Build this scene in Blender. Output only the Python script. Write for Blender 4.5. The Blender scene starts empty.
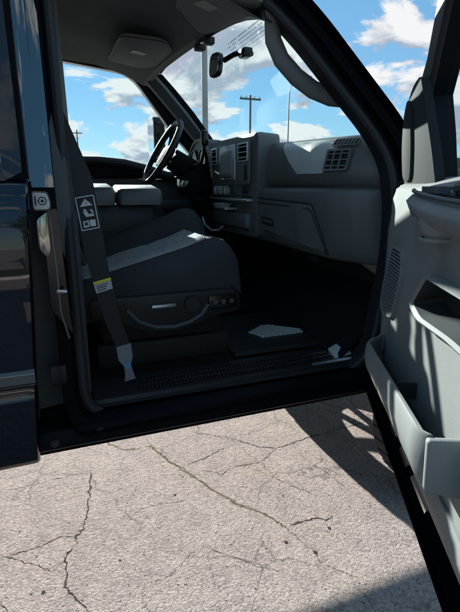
import bpy, bmesh, math, random
from mathutils import Vector, Matrix
R = math.radians
random.seed(7)
C = bpy.context.scene
COL = C.collection
GZ = -0.125                                    # ground level (the truck is drawn around the camera height)

# ------------------------------------------------------------------ camera
CAM_P, YAW, PITCH = Vector((0.07, -1.22, 1.26)), R(21.5), R(14.7)
cd = bpy.data.cameras.new('camera'); cam = bpy.data.objects.new('camera', cd); COL.objects.link(cam)
cd.sensor_fit = 'HORIZONTAL'; cd.sensor_width = 36; cd.lens = 36
cd.clip_start = 0.02; cd.clip_end = 2000
cam.location = CAM_P; cam.rotation_euler = (R(90)-PITCH, 0, -YAW)
C.camera = cam

# ------------------------------------------------------------------ light
SUN_EL, SUN_AZ = R(17), R(-1.0)                  # azimuth from +Y (driver's side) towards +X (front)
sd = bpy.data.lights.new('sun', 'SUN'); sd.energy = 4.2; sd.angle = R(0.5); sd.color = (1.0, 0.965, 0.92)
sun = bpy.data.objects.new('sun', sd); COL.objects.link(sun)
sv = Vector((math.sin(SUN_AZ)*math.cos(SUN_EL), math.cos(SUN_AZ)*math.cos(SUN_EL), math.sin(SUN_EL)))
sun.rotation_euler = sv.to_track_quat('Z', 'Y').to_euler(); sun.location = (0, 20, 12)
C.view_settings.view_transform = 'Standard'; C.view_settings.look = 'None'
C.view_settings.exposure = 1.85; C.view_settings.gamma = 1.0; C.view_settings.use_curve_mapping = False

def nn(t, ty, x=0, **kw):
    n = t.nodes.new(ty)
    for k, v in kw.items(): setattr(n, k, v)
    return n
def math_n(t, op, a, b=None, clamp=False):
    n = t.nodes.new('ShaderNodeMath'); n.operation = op; n.use_clamp = clamp
    for i, v in ((0, a), (1, b)):
        if v is None: continue
        if hasattr(v, 'links'): t.links.new(v, n.inputs[i])
        else: n.inputs[i].default_value = v
    return n.outputs[0]
def ramp(t, v, stops, interp='LINEAR'):
    n = t.nodes.new('ShaderNodeValToRGB'); n.color_ramp.interpolation = interp
    e = n.color_ramp.elements
    while len(e) < len(stops): e.new(0.5)
    for i, (p, c) in enumerate(stops):
        e[i].position = p; e[i].color = (c[0], c[1], c[2], 1) if isinstance(c, (tuple, list)) else (c, c, c, 1)
    t.links.new(v, n.inputs[0]); return n.outputs[0]
def mixc(t, f, a, b, mode='MIX'):
    n = t.nodes.new('ShaderNodeMix'); n.data_type = 'RGBA'; n.blend_type = mode
    for i, v in ((0, f), (6, a), (7, b)):
        if hasattr(v, 'links'): t.links.new(v, n.inputs[i])
        elif isinstance(v, (tuple, list)): n.inputs[i].default_value = (v[0], v[1], v[2], 1)
        else: n.inputs[i].default_value = v
    return n.outputs[2]

W = bpy.data.worlds.new('World'); C.world = W; W.use_nodes = True
t = W.node_tree; t.nodes.clear()
out = t.nodes.new('ShaderNodeOutputWorld'); bg = t.nodes.new('ShaderNodeBackground'); bg.inputs[1].default_value = 0.042
sky = t.nodes.new('ShaderNodeTexSky'); sky.sky_type = 'NISHITA'; sky.sun_disc = False
sky.sun_elevation = SUN_EL; sky.sun_rotation = SUN_AZ; sky.air_density = 1.0; sky.dust_density = 0.0; sky.ozone_density = 3.0
tc = t.nodes.new('ShaderNodeTexCoord'); sep = t.nodes.new('ShaderNodeSeparateXYZ'); t.links.new(tc.outputs['Generated'], sep.inputs[0])
zc = math_n(t, 'ADD', math_n(t, 'MAXIMUM', sep.outputs[2], 0.0), 0.30)
def cloud_noise(off, scale, det=7, rough=0.55):
    cx = math_n(t, 'DIVIDE', sep.outputs[0], zc); cy = math_n(t, 'DIVIDE', sep.outputs[1], zc)
    cm = t.nodes.new('ShaderNodeCombineXYZ'); t.links.new(math_n(t, 'ADD', cx, off[0]), cm.inputs[0]); t.links.new(math_n(t, 'ADD', cy, off[1]), cm.inputs[1]); cm.inputs[2].default_value = off[2]
    n = t.nodes.new('ShaderNodeTexNoise'); n.inputs['Scale'].default_value = scale; n.inputs['Detail'].default_value = det; n.inputs['Roughness'].default_value = rough
    n.inputs['Distortion'].default_value = 0.25
    t.links.new(cm.outputs[0], n.inputs['Vector']); return n.outputs[0]
CO = (3.1, 1.7, 2.3); CS = 2.6
n1 = cloud_noise(CO, CS, 9, 0.56)
n2 = cloud_noise((CO[0]-0.02, CO[1]-0.10, CO[2]), CS, 9, 0.56)       # same field, sampled a little nearer overhead: gives lit tops, grey bases
bias = math_n(t, 'ADD', math_n(t, 'MULTIPLY', sep.outputs[1], 0.042), math_n(t, 'MULTIPLY', sep.outputs[0], 0.035))
cov = ramp(t, math_n(t, 'ADD', n1, bias), [(0.505, 0.0), (0.560, 1.0)], 'EASE')
lit = ramp(t, math_n(t, 'ADD', math_n(t, 'MULTIPLY', math_n(t, 'SUBTRACT', n1, n2), 3.2), math_n(t, 'SUBTRACT', 1.02, n1)), [(0.30, (2.7, 3.15, 3.9)), (0.62, (6.0, 6.1, 6.2))])
skyc = mixc(t, 0.55, sky.outputs[0], (0.90, 2.95, 5.0))
t.links.new(mixc(t, cov, skyc, lit), bg.inputs[0]); t.links.new(bg.outputs[0], out.inputs[0])

# ------------------------------------------------------------------ helpers: camera rays (used only to read ground crack positions)
def ray(px, py):
    f = Vector((math.sin(YAW)*math.cos(PITCH), math.cos(YAW)*math.cos(PITCH), -math.sin(PITCH)))
    r = Vector((math.cos(YAW), -math.sin(YAW), 0)); u = r.cross(f)
    return f + r*((px-230)/460) + u*((306-py)/460)
def on_ground(px, py, z=GZ):
    d = ray(px, py); return CAM_P + d*((z-CAM_P.z)/d.z)

# ------------------------------------------------------------------ materials
def mat(name, col, rough=0.5, metal=0.0, spec=0.5, coat=0.0, bump=None, var=0.0, emis=None, vscale=6):
    m = bpy.data.materials.new(name); m.use_nodes = True; t = m.node_tree; b = t.nodes['Principled BSDF']
    b.inputs['Base Color'].default_value = (*col, 1); b.inputs['Roughness'].default_value = rough; b.inputs['Metallic'].default_value = metal
    b.inputs['Specular IOR Level'].default_value = spec; b.inputs['Coat Weight'].default_value = coat; b.inputs['Coat Roughness'].default_value = 0.02; b.inputs['Coat IOR'].default_value = 1.55
    tc = t.nodes.new('ShaderNodeTexCoord')
    if var:
        n = t.nodes.new('ShaderNodeTexNoise'); n.inputs['Scale'].default_value = vscale; n.inputs['Detail'].default_value = 6; t.links.new(tc.outputs['Object'], n.inputs['Vector'])
        lo = tuple(c*(1-var) for c in col); hi = tuple(c*(1+var) for c in col)
        t.links.new(ramp(t, n.outputs[0], [(0.3, lo), (0.7, hi)]), b.inputs['Base Color'])
        t.links.new(ramp(t, n.outputs[0], [(0.3, min(1, rough*1.12)), (0.7, rough*0.88)]), b.inputs['Roughness'])
    if bump:
        kind, sc, st, dist = bump
        if kind == 'noise':
            n = t.nodes.new('ShaderNodeTexNoise'); n.inputs['Scale'].default_value = sc; n.inputs['Detail'].default_value = 3; o = n.outputs[0]
        else:
            n = t.nodes.new('ShaderNodeTexVoronoi'); n.inputs['Scale'].default_value = sc; o = n.outputs['Distance']
        t.links.new(tc.outputs['Object'], n.inputs['Vector'])
        bp = t.nodes.new('ShaderNodeBump'); bp.inputs['Strength'].default_value = st; bp.inputs['Distance'].default_value = dist
        t.links.new(o, bp.inputs['Height']); t.links.new(bp.outputs[0], b.inputs['Normal'])
    return m
def glass_mat(name, tint, gloss=0.05, graze=0.55):
    m = bpy.data.materials.new(name); m.use_nodes = True; t = m.node_tree; t.nodes.clear()
    o = t.nodes.new('ShaderNodeOutputMaterial'); tr = t.nodes.new('ShaderNodeBsdfTransparent'); gl = t.nodes.new('ShaderNodeBsdfGlossy'); mx = t.nodes.new('ShaderNodeMixShader')
    tr.inputs[0].default_value = (*tint, 1); gl.inputs['Roughness'].default_value = 0.0; gl.inputs[0].default_value = (1, 1, 1, 1)
    lw = t.nodes.new('ShaderNodeLayerWeight'); lw.inputs[0].default_value = 0.5
    f = math_n(t, 'ADD', math_n(t, 'MULTIPLY', math_n(t, 'POWER', lw.outputs['Facing'], 4.0), graze), gloss)
    t.links.new(f, mx.inputs[0]); t.links.new(tr.outputs[0], mx.inputs[1]); t.links.new(gl.outputs[0], mx.inputs[2]); t.links.new(mx.outputs[0], o.inputs[0])
    return m
M = {}
M['paint'] = mat('navy_paint', (0.0022, 0.0035, 0.010), 0.35, coat=1.0, spec=0.0)
M['jamb'] = mat('jamb_paint', (0.003, 0.004, 0.009), 0.4, coat=0.5, spec=0.25)
M['pillar'] = glass_mat('polished_pillar', (0.004, 0.005, 0.010), 0.15)
M['frame'] = mat('frame_satin_black', (0.005, 0.006, 0.008), 0.55, spec=0.22)
M['strip'] = mat('strip_black', (0.0025, 0.003, 0.004), 0.6, spec=0.0)
M['sill_paint'] = mat('rocker_paint', (0.003, 0.004, 0.007), 0.45, spec=0.07, var=0.2)
M['rubber'] = mat('seal_rubber', (0.014, 0.016, 0.020), 0.6, bump=('noise', 120, 0.1, 0.002))
M['black'] = mat('black_plastic', (0.012, 0.013, 0.015), 0.5, bump=('voronoi', 500, 0.25, 0.001))
M['gloss_black'] = mat('gloss_black_plastic', (0.008, 0.008, 0.009), 0.18)
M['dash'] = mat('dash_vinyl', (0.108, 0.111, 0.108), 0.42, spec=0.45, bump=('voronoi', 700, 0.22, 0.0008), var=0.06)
M['dash_panel'] = mat('airbag_panel_vinyl', (0.42, 0.45, 0.435), 0.42, spec=0.5, bump=('voronoi', 700, 0.22, 0.0008), var=0.05)  # far paler than the dash: light falling on the panel is in its colour
M['dash_low'] = mat('glovebox_plastic', (0.140, 0.145, 0.144), 0.5, bump=('voronoi', 700, 0.22, 0.0008), var=0.06)
M['trim'] = mat('door_trim_vinyl', (0.205, 0.212, 0.206), 0.58, spec=0.2, bump=('voronoi', 700, 0.30, 0.0008), var=0.10)
M['sail'] = mat('sail_plastic', (0.026, 0.029, 0.030), 0.8, spec=0.10, bump=('voronoi', 450, 0.3, 0.001))
M['trim_dark'] = mat('pillar_trim', (0.06, 0.066, 0.072), 0.55, bump=('voronoi', 450, 0.3, 0.001))
M['post'] = mat('painted_post', (0.27, 0.28, 0.28), 0.6, var=0.1)
M['dark_pole'] = mat('dull_pole', (0.14, 0.145, 0.15), 0.6, var=0.1)
M['recess'] = mat('recess_plastic', (0.030, 0.034, 0.036), 0.7, spec=0.15)
M['pad'] = mat('wheel_leather', (0.010, 0.010, 0.011), 0.8, spec=0.12)
M['headliner'] = mat('headliner_fabric', (0.17, 0.18, 0.165), 0.95, spec=0.1, bump=('noise', 600, 0.4, 0.001), var=0.08)
M['visor'] = mat('visor_fabric', (0.24, 0.25, 0.235), 0.9, spec=0.1, bump=('noise', 600, 0.4, 0.001))
M['visor_label'] = mat('visor_label_paper', (0.42, 0.40, 0.36), 0.6)
M['fabric'] = mat('seat_bolster_fabric', (0.033, 0.035, 0.038), 0.85, spec=0.25, bump=('noise', 500, 0.5, 0.001), var=0.1)
M['insert'] = mat('seat_insert_fabric', (0.25, 0.265, 0.275), 0.9, spec=0.2, bump=('noise', 380, 0.6, 0.0015), var=0.12, vscale=30)
M['carpet'] = mat('black_carpet', (0.010, 0.011, 0.013), 0.95, spec=0.1, bump=('noise', 250, 0.8, 0.004))
M['mat'] = mat('rubber_mat', (0.012, 0.013, 0.015), 0.55)
M['sun_rib'] = mat('sun_patch_pale', (0.55, 0.55, 0.52), 0.5)  # pale colour stands for sunlight on the black mat
M['belt'] = mat('belt_webbing', (0.010, 0.011, 0.013), 0.7, bump=('noise', 700, 0.4, 0.001))
M['white'] = mat('label_white', (0.50, 0.50, 0.49), 0.6)
M['grey_label'] = mat('label_grey', (0.35, 0.35, 0.37), 0.5)
M['yellow'] = mat('tag_yellow', (0.62, 0.52, 0.04), 0.5)
M['buckle'] = mat('buckle_plastic', (0.13, 0.15, 0.175), 0.4)
M['blue'] = mat('buckle_blue', (0.05, 0.20, 0.33), 0.35)
M['chrome'] = mat('chrome', (0.75, 0.76, 0.78), 0.12, metal=1.0)
M['steel'] = mat('brushed_steel', (0.5, 0.51, 0.53), 0.3, metal=1.0)
M['molding'] = mat('bright_molding', (0.30, 0.30, 0.29), 0.12, metal=1.0)
M['edge'] = mat('molding_edge_metal', (0.20, 0.20, 0.19), 0.35, metal=0.8)
M['bezel'] = mat('silver_bezel', (0.42, 0.45, 0.46), 0.32, metal=0.4)
M['screen'] = mat('screen_glass', (0.42, 0.47, 0.50), 0.15)  # pale base stands in for sky reflected on the screen
M['mirror'] = mat('mirror_glass', (0.85, 0.87, 0.88), 0.02, metal=1.0)
M['alloy'] = mat('alloy', (0.55, 0.56, 0.57), 0.3, metal=0.9)
M['tyre'] = mat('tyre_rubber', (0.015, 0.015, 0.016), 0.8, bump=('noise', 60, 0.4, 0.004))
M['chassis'] = mat('chassis_black', (0.012, 0.012, 0.012), 0.7)
M['lamp'] = mat('lamp_lens', (0.6, 0.62, 0.64), 0.1)
M['red'] = mat('red_lens', (0.35, 0.01, 0.01), 0.15)
M['pole'] = mat('galvanised_pole', (0.42, 0.43, 0.43), 0.5, metal=0.3, var=0.1)
M['wood'] = mat('weathered_pole_wood', (0.13, 0.115, 0.10), 0.85, var=0.25)
M['bark'] = mat('bark', (0.07, 0.055, 0.04), 0.9, bump=('noise', 30, 0.8, 0.02), var=0.3)
M['leaf'] = mat('leaf_green', (0.055, 0.085, 0.025), 0.6, var=0.45, vscale=1.5)
M['kerb'] = mat('kerb_concrete', (0.38, 0.37, 0.34), 0.85, bump=('noise', 40, 0.5, 0.005), var=0.15)
M['shield_glass'] = glass_mat('windshield_glass', (0.86, 0.97, 0.96), 0.004, 0.12)
M['side_glass'] = glass_mat('side_glass', (0.86, 0.97, 0.97), 0.012, 0.3)
M['dark_glass'] = glass_mat('privacy_glass', (0.05, 0.06, 0.07), 0.20)
M['dots'] = mat('frit_black', (0.01, 0.01, 0.01), 0.6)

# ------------------------------------------------------------------ mesh builder
class MB:
    def __init__(s): s.bm = bmesh.new()
    def poly(s, pts):
        vs = [s.bm.verts.new(p) for p in pts]; return s.bm.faces.new(vs)
    def box(s, a, b, bev=0.0, seg=2):
        n = bmesh.new(); bmesh.ops.create_cube(n, size=1)
        a, b = Vector(a), Vector(b); a, b = Vector(map(min, a, b)), Vector(map(max, a, b)); c = (a+b)/2; d = b-a
        for v in n.verts: v.co = Vector((v.co.x*d.x, v.co.y*d.y, v.co.z*d.z))+c
        if bev: bmesh.ops.bevel(n, geom=n.edges[:], offset=bev, segments=seg, affect='EDGES', profile=0.5)
        s.add(n); return s
    def add(s, n, mx=None):
        if mx is not None: bmesh.ops.transform(n, matrix=mx, verts=n.verts)
        me = bpy.data.meshes.new('tmp'); n.to_mesh(me); n.free(); s.bm.from_mesh(me); bpy.data.meshes.remove(me)
    def loft(s, rings, closed=True, cap=True):
        n = bmesh.new(); rv = [[n.verts.new(p) for p in r] for r in rings]; k = len(rings[0])
        for i in range(len(rings)-1):
            for j in range(k if closed else k-1):
                n.faces.new((rv[i][j], rv[i][(j+1) % k], rv[i+1][(j+1) % k], rv[i+1][j]))
        if cap and closed:
            n.faces.new(rv[0][::-1]); n.faces.new(rv[-1])
        bmesh.ops.recalc_face_normals(n, faces=n.faces[:]); s.add(n); return s
    def prism(s, pts, vec, bev=0.0, seg=2):
        n = bmesh.new(); vec = Vector(vec); a = [n.verts.new(p) for p in pts]; b = [n.verts.new(Vector(p)+vec) for p in pts]; k = len(pts)
        n.faces.new(a[::-1]); n.faces.new(b)
        for j in range(k): n.faces.new((a[j], a[(j+1) % k], b[(j+1) % k], b[j]))
        bmesh.ops.recalc_face_normals(n, faces=n.faces[:])
        if bev:
            es = [e for e in n.edges if len(e.link_faces) == 2 and e.calc_face_angle() > 0.35]
            bmesh.ops.bevel(n, geom=es, offset=bev, segments=seg, affect='EDGES', profile=0.5, clamp_overlap=True)
        s.add(n); return s
    def tube(s, path, r, seg=10, closed=False, cap=True, flat=None):
        P = [Vector(p) for p in path]; N = len(P); rings = []
        rr = r if isinstance(r, (list, tuple)) else [r]*N
        up = None
        for i in range(N):
            a = P[(i-1) % N] if (closed or i > 0) else P[i]; b = P[(i+1) % N] if (closed or i < N-1) else P[i]
            tg = (b-a).normalized()
            if up is None: up = tg.orthogonal().normalized()
            else:
                up = up - tg*up.dot(tg); up.normalize()
            sd_ = tg.cross(up)
            rings.append([P[i]+up*math.cos(2*math.pi*j/seg)*rr[i]+sd_*math.sin(2*math.pi*j/seg)*rr[i] for j in range(seg)])
        if closed: rings.append(rings[0])
        return s.loft(rings, True, cap and not closed)
    def strap(s, path, wv, th=0.003):
        rings = []
        wv = [Vector(w) for w in wv]; P = [Vector(p) for p in path]
        for i, p in enumerate(P):
            a = P[max(i-1, 0)]; b = P[min(i+1, len(P)-1)]; n = (b-a).cross(wv[i]).normalized()*th/2
            rings.append([p-wv[i]/2-n, p+wv[i]/2-n, p+wv[i]/2+n, p-wv[i]/2+n])
        return s.loft(rings)
    def lathe(s, prof, axis_o, axis='y', seg=32):
        rings = []
        o = Vector(axis_o)
        for j in range(seg):
            a = 2*math.pi*j/seg; ca, sa = math.cos(a), math.sin(a)
            ring = []
            for r, h in prof:
                ring.append(o + (Vector((r*ca, h, r*sa)) if axis == 'y' else Vector((r*ca, r*sa, h)) if axis == 'z' else Vector((h, r*ca, r*sa))))
            rings.append(ring)
        rings.append(rings[0]); return s.loft(rings, False, False)
    def disc(s, o, nrm, r, th, seg=20):
        o = Vector(o); nrm = Vector(nrm).normalized(); u = nrm.orthogonal().normalized(); v = nrm.cross(u)
        return s.prism([o+u*math.cos(2*math.pi*j/seg)*r+v*math.sin(2*math.pi*j/seg)*r for j in range(seg)], nrm*th)
    def build(s, name, m, parent=None, smooth=35, label=None):
        bmesh.ops.remove_doubles(s.bm, verts=s.bm.verts, dist=1e-5)
        bmesh.ops.recalc_face_normals(s.bm, faces=s.bm.faces[:])
        me = bpy.data.meshes.new(name); s.bm.to_mesh(me); s.bm.free()
        for mm in (m if isinstance(m, (list, tuple)) else [m]): me.materials.append(mm)
        if smooth:
            me.polygons.foreach_set('use_smooth', [True]*len(me.polygons)); me.set_sharp_from_angle(angle=R(smooth))
        o = bpy.data.objects.new(name, me); COL.objects.link(o)
        if parent:
            o.parent = parent; o.matrix_parent_inverse = world_inv(parent)
        if label: o['label'] = label
        return o
def world_inv(p):                    # only top-level empties carry a location, so the root's location is the whole transform
    r = p
    while r.parent: r = r.parent
    base = Matrix.Translation(r.location).inverted()
    return base if p is r else Matrix.Identity(4)
def tag(o, label=None, cat=None, group=None, kind=None):
    for k, v in (('label', label), ('category', cat), ('group', group), ('kind', kind)):
        if v: o[k] = v
    return o
def empty(name, loc):
    o = bpy.data.objects.new(name, None); COL.objects.link(o); o.location = loc; o.empty_display_size = 0.2; return o
def arc(c, r, a0, a1, n):
    return [(c[0]+r*math.cos(R(a0+(a1-a0)*i/n)), c[1]+r*math.sin(R(a0+(a1-a0)*i/n))) for i in range(n+1)]
def round_poly(pts, rad, seg=5):
    """round the corners of a closed 2-D polygon"""
    out = []; n = len(pts)
    for i in range(n):
        p0, p, p1 = Vector(pts[i-1]), Vector(pts[i]), Vector(pts[(i+1) % n])
        r = rad[i] if isinstance(rad, (list, tuple)) else rad
        d0 = (p0-p); d1 = (p1-p); r = min(r, d0.length*0.49, d1.length*0.49)
        a = p+d0.normalized()*r; b = p+d1.normalized()*r
        for k in range(seg+1):
            u = k/seg; out.append(tuple(a*(1-u)**2+p*2*u*(1-u)+b*u*u))
    return out

def resample(lp, n=64):
    L = [0.0]; P = [Vector(p) for p in lp]+[Vector(lp[0])]
    for a, b in zip(P, P[1:]): L.append(L[-1]+(b-a).length)
    o = []
    for k in range(n):
        t_ = L[-1]*k/n; i = max(j for j in range(len(L)-1) if L[j] <= t_); o.append(tuple(P[i].lerp(P[i+1], (t_-L[i])/max(1e-9, L[i+1]-L[i]))))
    return o

# ------------------------------------------------------------------ ground
def ground_mat():
    m = bpy.data.materials.new('old_asphalt'); m.use_nodes = True; t = m.node_tree; b = t.nodes['Principled BSDF']
    tc = t.nodes.new('ShaderNodeTexCoord'); P = tc.outputs['Object']
    def noise(s, d=5, r=0.55):
        n = t.nodes.new('ShaderNodeTexNoise'); n.inputs['Scale'].default_value = s; n.inputs['Detail'].default_value = d; n.inputs['Roughness'].default_value = r
        t.links.new(P, n.inputs['Vector']); return n
    def vor(s, feat='F1', out='Distance', vec=None):
        n = t.nodes.new('ShaderNodeTexVoronoi'); n.feature = feat; n.inputs['Scale'].default_value = s; t.links.new(vec or P, n.inputs['Vector']); return n.outputs[out]
    big = noise(1.6, 6); mid = noise(9, 5); fine = noise(160, 4, 0.7)
    wob = t.nodes.new('ShaderNodeMix'); wob.data_type = 'VECTOR'; wob.inputs[0].default_value = 0.012
    t.links.new(P, wob.inputs[4]); t.links.new(noise(60, 3).outputs['Color'], wob.inputs[5])
    stone = vor(120, vec=wob.outputs[1]); scol = vor(120, out='Color', vec=wob.outputs[1]); edge = vor(120, 'DISTANCE_TO_EDGE', vec=wob.outputs[1])
    base = ramp(t, big.outputs[0], [(0.3, (0.315, 0.275, 0.268)), (0.5, (0.36, 0.32, 0.305)), (0.72, (0.375, 0.342, 0.295))])
    base = mixc(t, 0.55, base, ramp(t, mid.outputs[0], [(0.3, (0.27, 0.235, 0.23)), (0.7, (0.41, 0.37, 0.345))]))
    sc = t.nodes.new('ShaderNodeSeparateColor'); t.links.new(scol, sc.inputs[0])
    base = mixc(t, 1.0, base, ramp(t, sc.outputs[0], [(0.0, 0.72), (0.5, 1.0), (1.0, 1.22)]), 'MULTIPLY')
    base = mixc(t, 1.0, base, ramp(t, edge, [(0.0, 0.80), (0.08, 1.0)]), 'MULTIPLY')
    base = mixc(t, 1.0, base, ramp(t, fine.outputs[0], [(0.3, 0.85), (0.7, 1.1)]), 'MULTIPLY')
    sp = noise(75, 2, 0.5); base = mixc(t, ramp(t, sp.outputs[0], [(0.285, 1.0), (0.33, 0.0)]), base, (0.05, 0.042, 0.04))
    sp2 = noise(140, 2, 0.5); base = mixc(t, ramp(t, sp2.outputs[0], [(0.27, 0.9), (0.31, 0.0)]), base, (0.06, 0.05, 0.048))
    # hairline crazing
    w2 = t.nodes.new('ShaderNodeMix'); w2.data_type = 'VECTOR'; w2.inputs[0].default_value = 0.10; t.links.new(P, w2.inputs[4]); t.links.new(noise(7, 6, 0.65).outputs['Color'], w2.inputs[5])
    cz = vor(3.1, 'DISTANCE_TO_EDGE', vec=w2.outputs[1]); hair = math_n(t, 'MULTIPLY', ramp(t, cz, [(0.0, 1.0), (0.013, 0.0)]), ramp(t, noise(2.0, 3).outputs[0], [(0.42, 0.0), (0.56, 0.85)]))
    base = mixc(t, hair, base, (0.07, 0.06, 0.05))
    # yellowish stain streaks
    st = noise(2.3, 4); base = mixc(t, ramp(t, st.outputs[0], [(0.60, 0.0), (0.74, 0.35)]), base, (0.34, 0.29, 0.17))
    base = mixc(t, 1.0, base, (1.08, 1.045, 1.0), 'MULTIPLY')
    t.links.new(base, b.inputs['Base Color']); b.inputs['Roughness'].default_value = 0.9; b.inputs['Specular IOR Level'].default_value = 0.25
    h = math_n(t, 'ADD', math_n(t, 'MULTIPLY', ramp(t, edge, [(0.0, 0.0), (0.3, 1.0)], 'EASE'), 0.22), math_n(t, 'MULTIPLY', sc.outputs[1], 0.22))
    h = math_n(t, 'ADD', h, math_n(t, 'MULTIPLY', noise(95, 5, 0.68).outputs[0], 1.5))
    h = math_n(t, 'ADD', h, math_n(t, 'MULTIPLY', fine.outputs[0], 0.5))
    pit = ramp(t, noise(55, 3, 0.6).outputs[0], [(0.30, 0.0), (0.36, 1.0)]); h = math_n(t, 'ADD', h, math_n(t, 'MULTIPLY', pit, 0.9))
    h = math_n(t, 'ADD', h, math_n(t, 'MULTIPLY', noise(35, 4).outputs[0], 0.8))
    bp = t.nodes.new('ShaderNodeBump'); bp.inputs['Strength'].default_value = 0.9; bp.inputs['Distance'].default_value = 0.0026
    t.links.new(h, bp.inputs['Height']); t.links.new(bp.outputs[0], b.inputs['Normal'])
    return m
g = MB(); g.poly([(-700, -700, GZ), (700, -700, GZ), (700, 700, GZ), (-700, 700, GZ)])
tag(g.build('asphalt_ground', ground_mat(), smooth=0), kind='structure')
M['crack'] = mat('crack_dark', (0.05, 0.04, 0.033), 0.95, spec=0.1, var=0.5, vscale=25)
M['crack_dirt'] = mat('crack_dirt', (0.15, 0.125, 0.075), 0.95, spec=0.1)
def cracks(name, lines, m, w0):
    g = MB(); rnd = random.Random(3)
    for ln, w in lines:
        P = [on_ground(*p) for p in ln]; pts = []
        for a, b in zip(P, P[1:]):
            n = max(2, int((b-a).length/0.010))
            for k in range(n):
                q = a.lerp(b, k/n); pts.append(q+Vector((rnd.gauss(0, 0.0034), rnd.gauss(0, 0.0034), 0)))
        pts.append(P[-1]); N = len(pts)
        L, Rr = [], []
        for i, p in enumerate(pts):
            tg = pts[min(i+1, N-1)]-pts[max(i-1, 0)]; nv = Vector((-tg.y, tg.x, 0)); nv = nv.normalized() if nv.length > 1e-9 else Vector((1, 0, 0))
            e = min(1, (i+1)/6, (N-i)/6)
            L.append(p+nv*w0*w*e*rnd.choice((.12, .3, .6, 1.0, 1.35))); Rr.append(p-nv*w0*w*e*rnd.choice((.12, .3, .6, 1.0, 1.35)))
        for i in range(N-1):
            g.poly([v+Vector((0, 0, 0.0006)) for v in (L[i], Rr[i], Rr[i+1], L[i+1])])
    return tag(g.build(name, m, smooth=0), kind='structure')
CR = [([(91,470),(90,495),(86,515),(82,532),(75,537),(77,543),(65,557),(67,570),(66,587),(75,597),(90,612)],1.5),
 ([(75,537),(62,536),(30,550),(0,557)],.7), ([(0,555),(26,562),(52,570),(66,572)],.6), ([(0,600),(8,612)],.9),
 ([(150,445),(160,453),(170,462),(183,468),(195,477),(215,492)],.8), ([(230,502),(250,507),(275,520),(285,527)],.6), ([(285,527),(300,522),(317,517),(325,520),(333,516)],1.5),
 ([(230,438),(260,447),(277,448),(286,446),(295,442),(312,436),(330,432),(365,422)],1.4), ([(277,448),(268,456),(260,462),(245,465),(230,467)],1.0),
 ([(185,465),(203,459),(220,450),(230,447)],1.0), ([(200,470),(212,472),(222,475),(230,467)],.7), ([(192,432),(210,435),(230,438)],1.0),
 ([(250,467),(265,474),(280,480),(298,488),(315,495)],.6), ([(295,450),(312,463),(330,475),(350,492)],.5), ([(285,527),(300,540),(315,552),(320,562),(338,570),(355,577)],.5),
 ([(120,520),(150,505),(190,500)],.35), ([(92,470),(60,478),(20,488),(0,492)],.5), ([(200,545),(240,560),(290,575)],.35), ([(130,590),(170,575),(200,545)],.3)]
cracks('asphalt_cracks', CR, M['crack'], 0.0028)
cracks('dirt_cracks', [([(100,440),(125,450),(150,446),(172,463),(196,478),(218,493),(245,507)],1.0), ([(230,503),(262,512),(290,530)],.8)], M['crack_dirt'], 0.006)
g = MB()
for px, py, r in ((329,528,.011),(315,552,.009),(286,542,.008),(43,592,.008),(175,495,.006),(120,560,.006)):
    o = on_ground(px, py)+Vector((0, 0, 0.0012)); g.poly([o+Vector((math.cos(a*.7854)*r*random.uniform(.6, 1.3), math.sin(a*.7854)*r*random.uniform(.6, 1.1), 0)) for a in range(8)])
tag(g.build('asphalt_pits', M['crack'], smooth=0), kind='structure')

# grass verge and kerb on the photographer's side (seen only as reflections in the paint)
grass = mat('grass', (0.07, 0.10, 0.03), 0.9, bump=('noise', 60, 1.0, 0.05), var=0.4, vscale=3)
g = MB(); g.box((-60, -13, GZ), (60, -9.3, GZ+0.11)); tag(g.build('grass_verge', grass, smooth=0), kind='structure')
g = MB(); g.box((-60, -9.297, GZ), (60, -9.1, GZ+0.13), 0.02); tag(g.build('kerb', M['kerb']), kind='structure')

g = MB(); g.poly([(-690, 30, GZ+.004), (690, 30, GZ+.004), (690, 690, GZ+.004), (-690, 690, GZ+.004)]); tag(g.build('grass_field', grass, smooth=0), kind='structure')

# ------------------------------------------------------------------ THE TRUCK
WID = 1.95
truck = tag(empty('pickup_truck', (0, 0.975, GZ)), 'dark navy crew cab pickup truck parked on cracked asphalt, front passenger door wide open', 'pickup truck')
def T(name, mb, m, parent=None, **k): return mb.build(name, m, parent or truck, **k)
def mirY(p): return (p[0], WID-p[1], p[2])
tilt = lambda z: 0.25*max(0, z-1.25)

# opening of the front passenger door (x, z), clockwise from lower rear
LOOP = round_poly([(.13, .575), (1.155, .575), (1.235, 1.06), (1.20, 1.345), (1.134, 1.444), (.886, 1.714), (.775, 1.812), (.62, 1.89), (.20, 1.93), (.13, 1.89)],
                  [.11, .16, .15, .06, .05, .05, .06, .08, .06, .04], 7)
def ring3(loop, y0): return [Vector((x, y0+tilt(z), z)) for x, z in loop]
def offset_loop(loop, dist):
    n = len(loop); o = []
    for i in range(n):
        a, b = Vector(loop[i-1]), Vector(loop[(i+1) % n]); tg = (b-a).normalized(); o.append((loop[i][0]+tg.y*dist, loop[i][1]-tg.x*dist))
    return o
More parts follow.
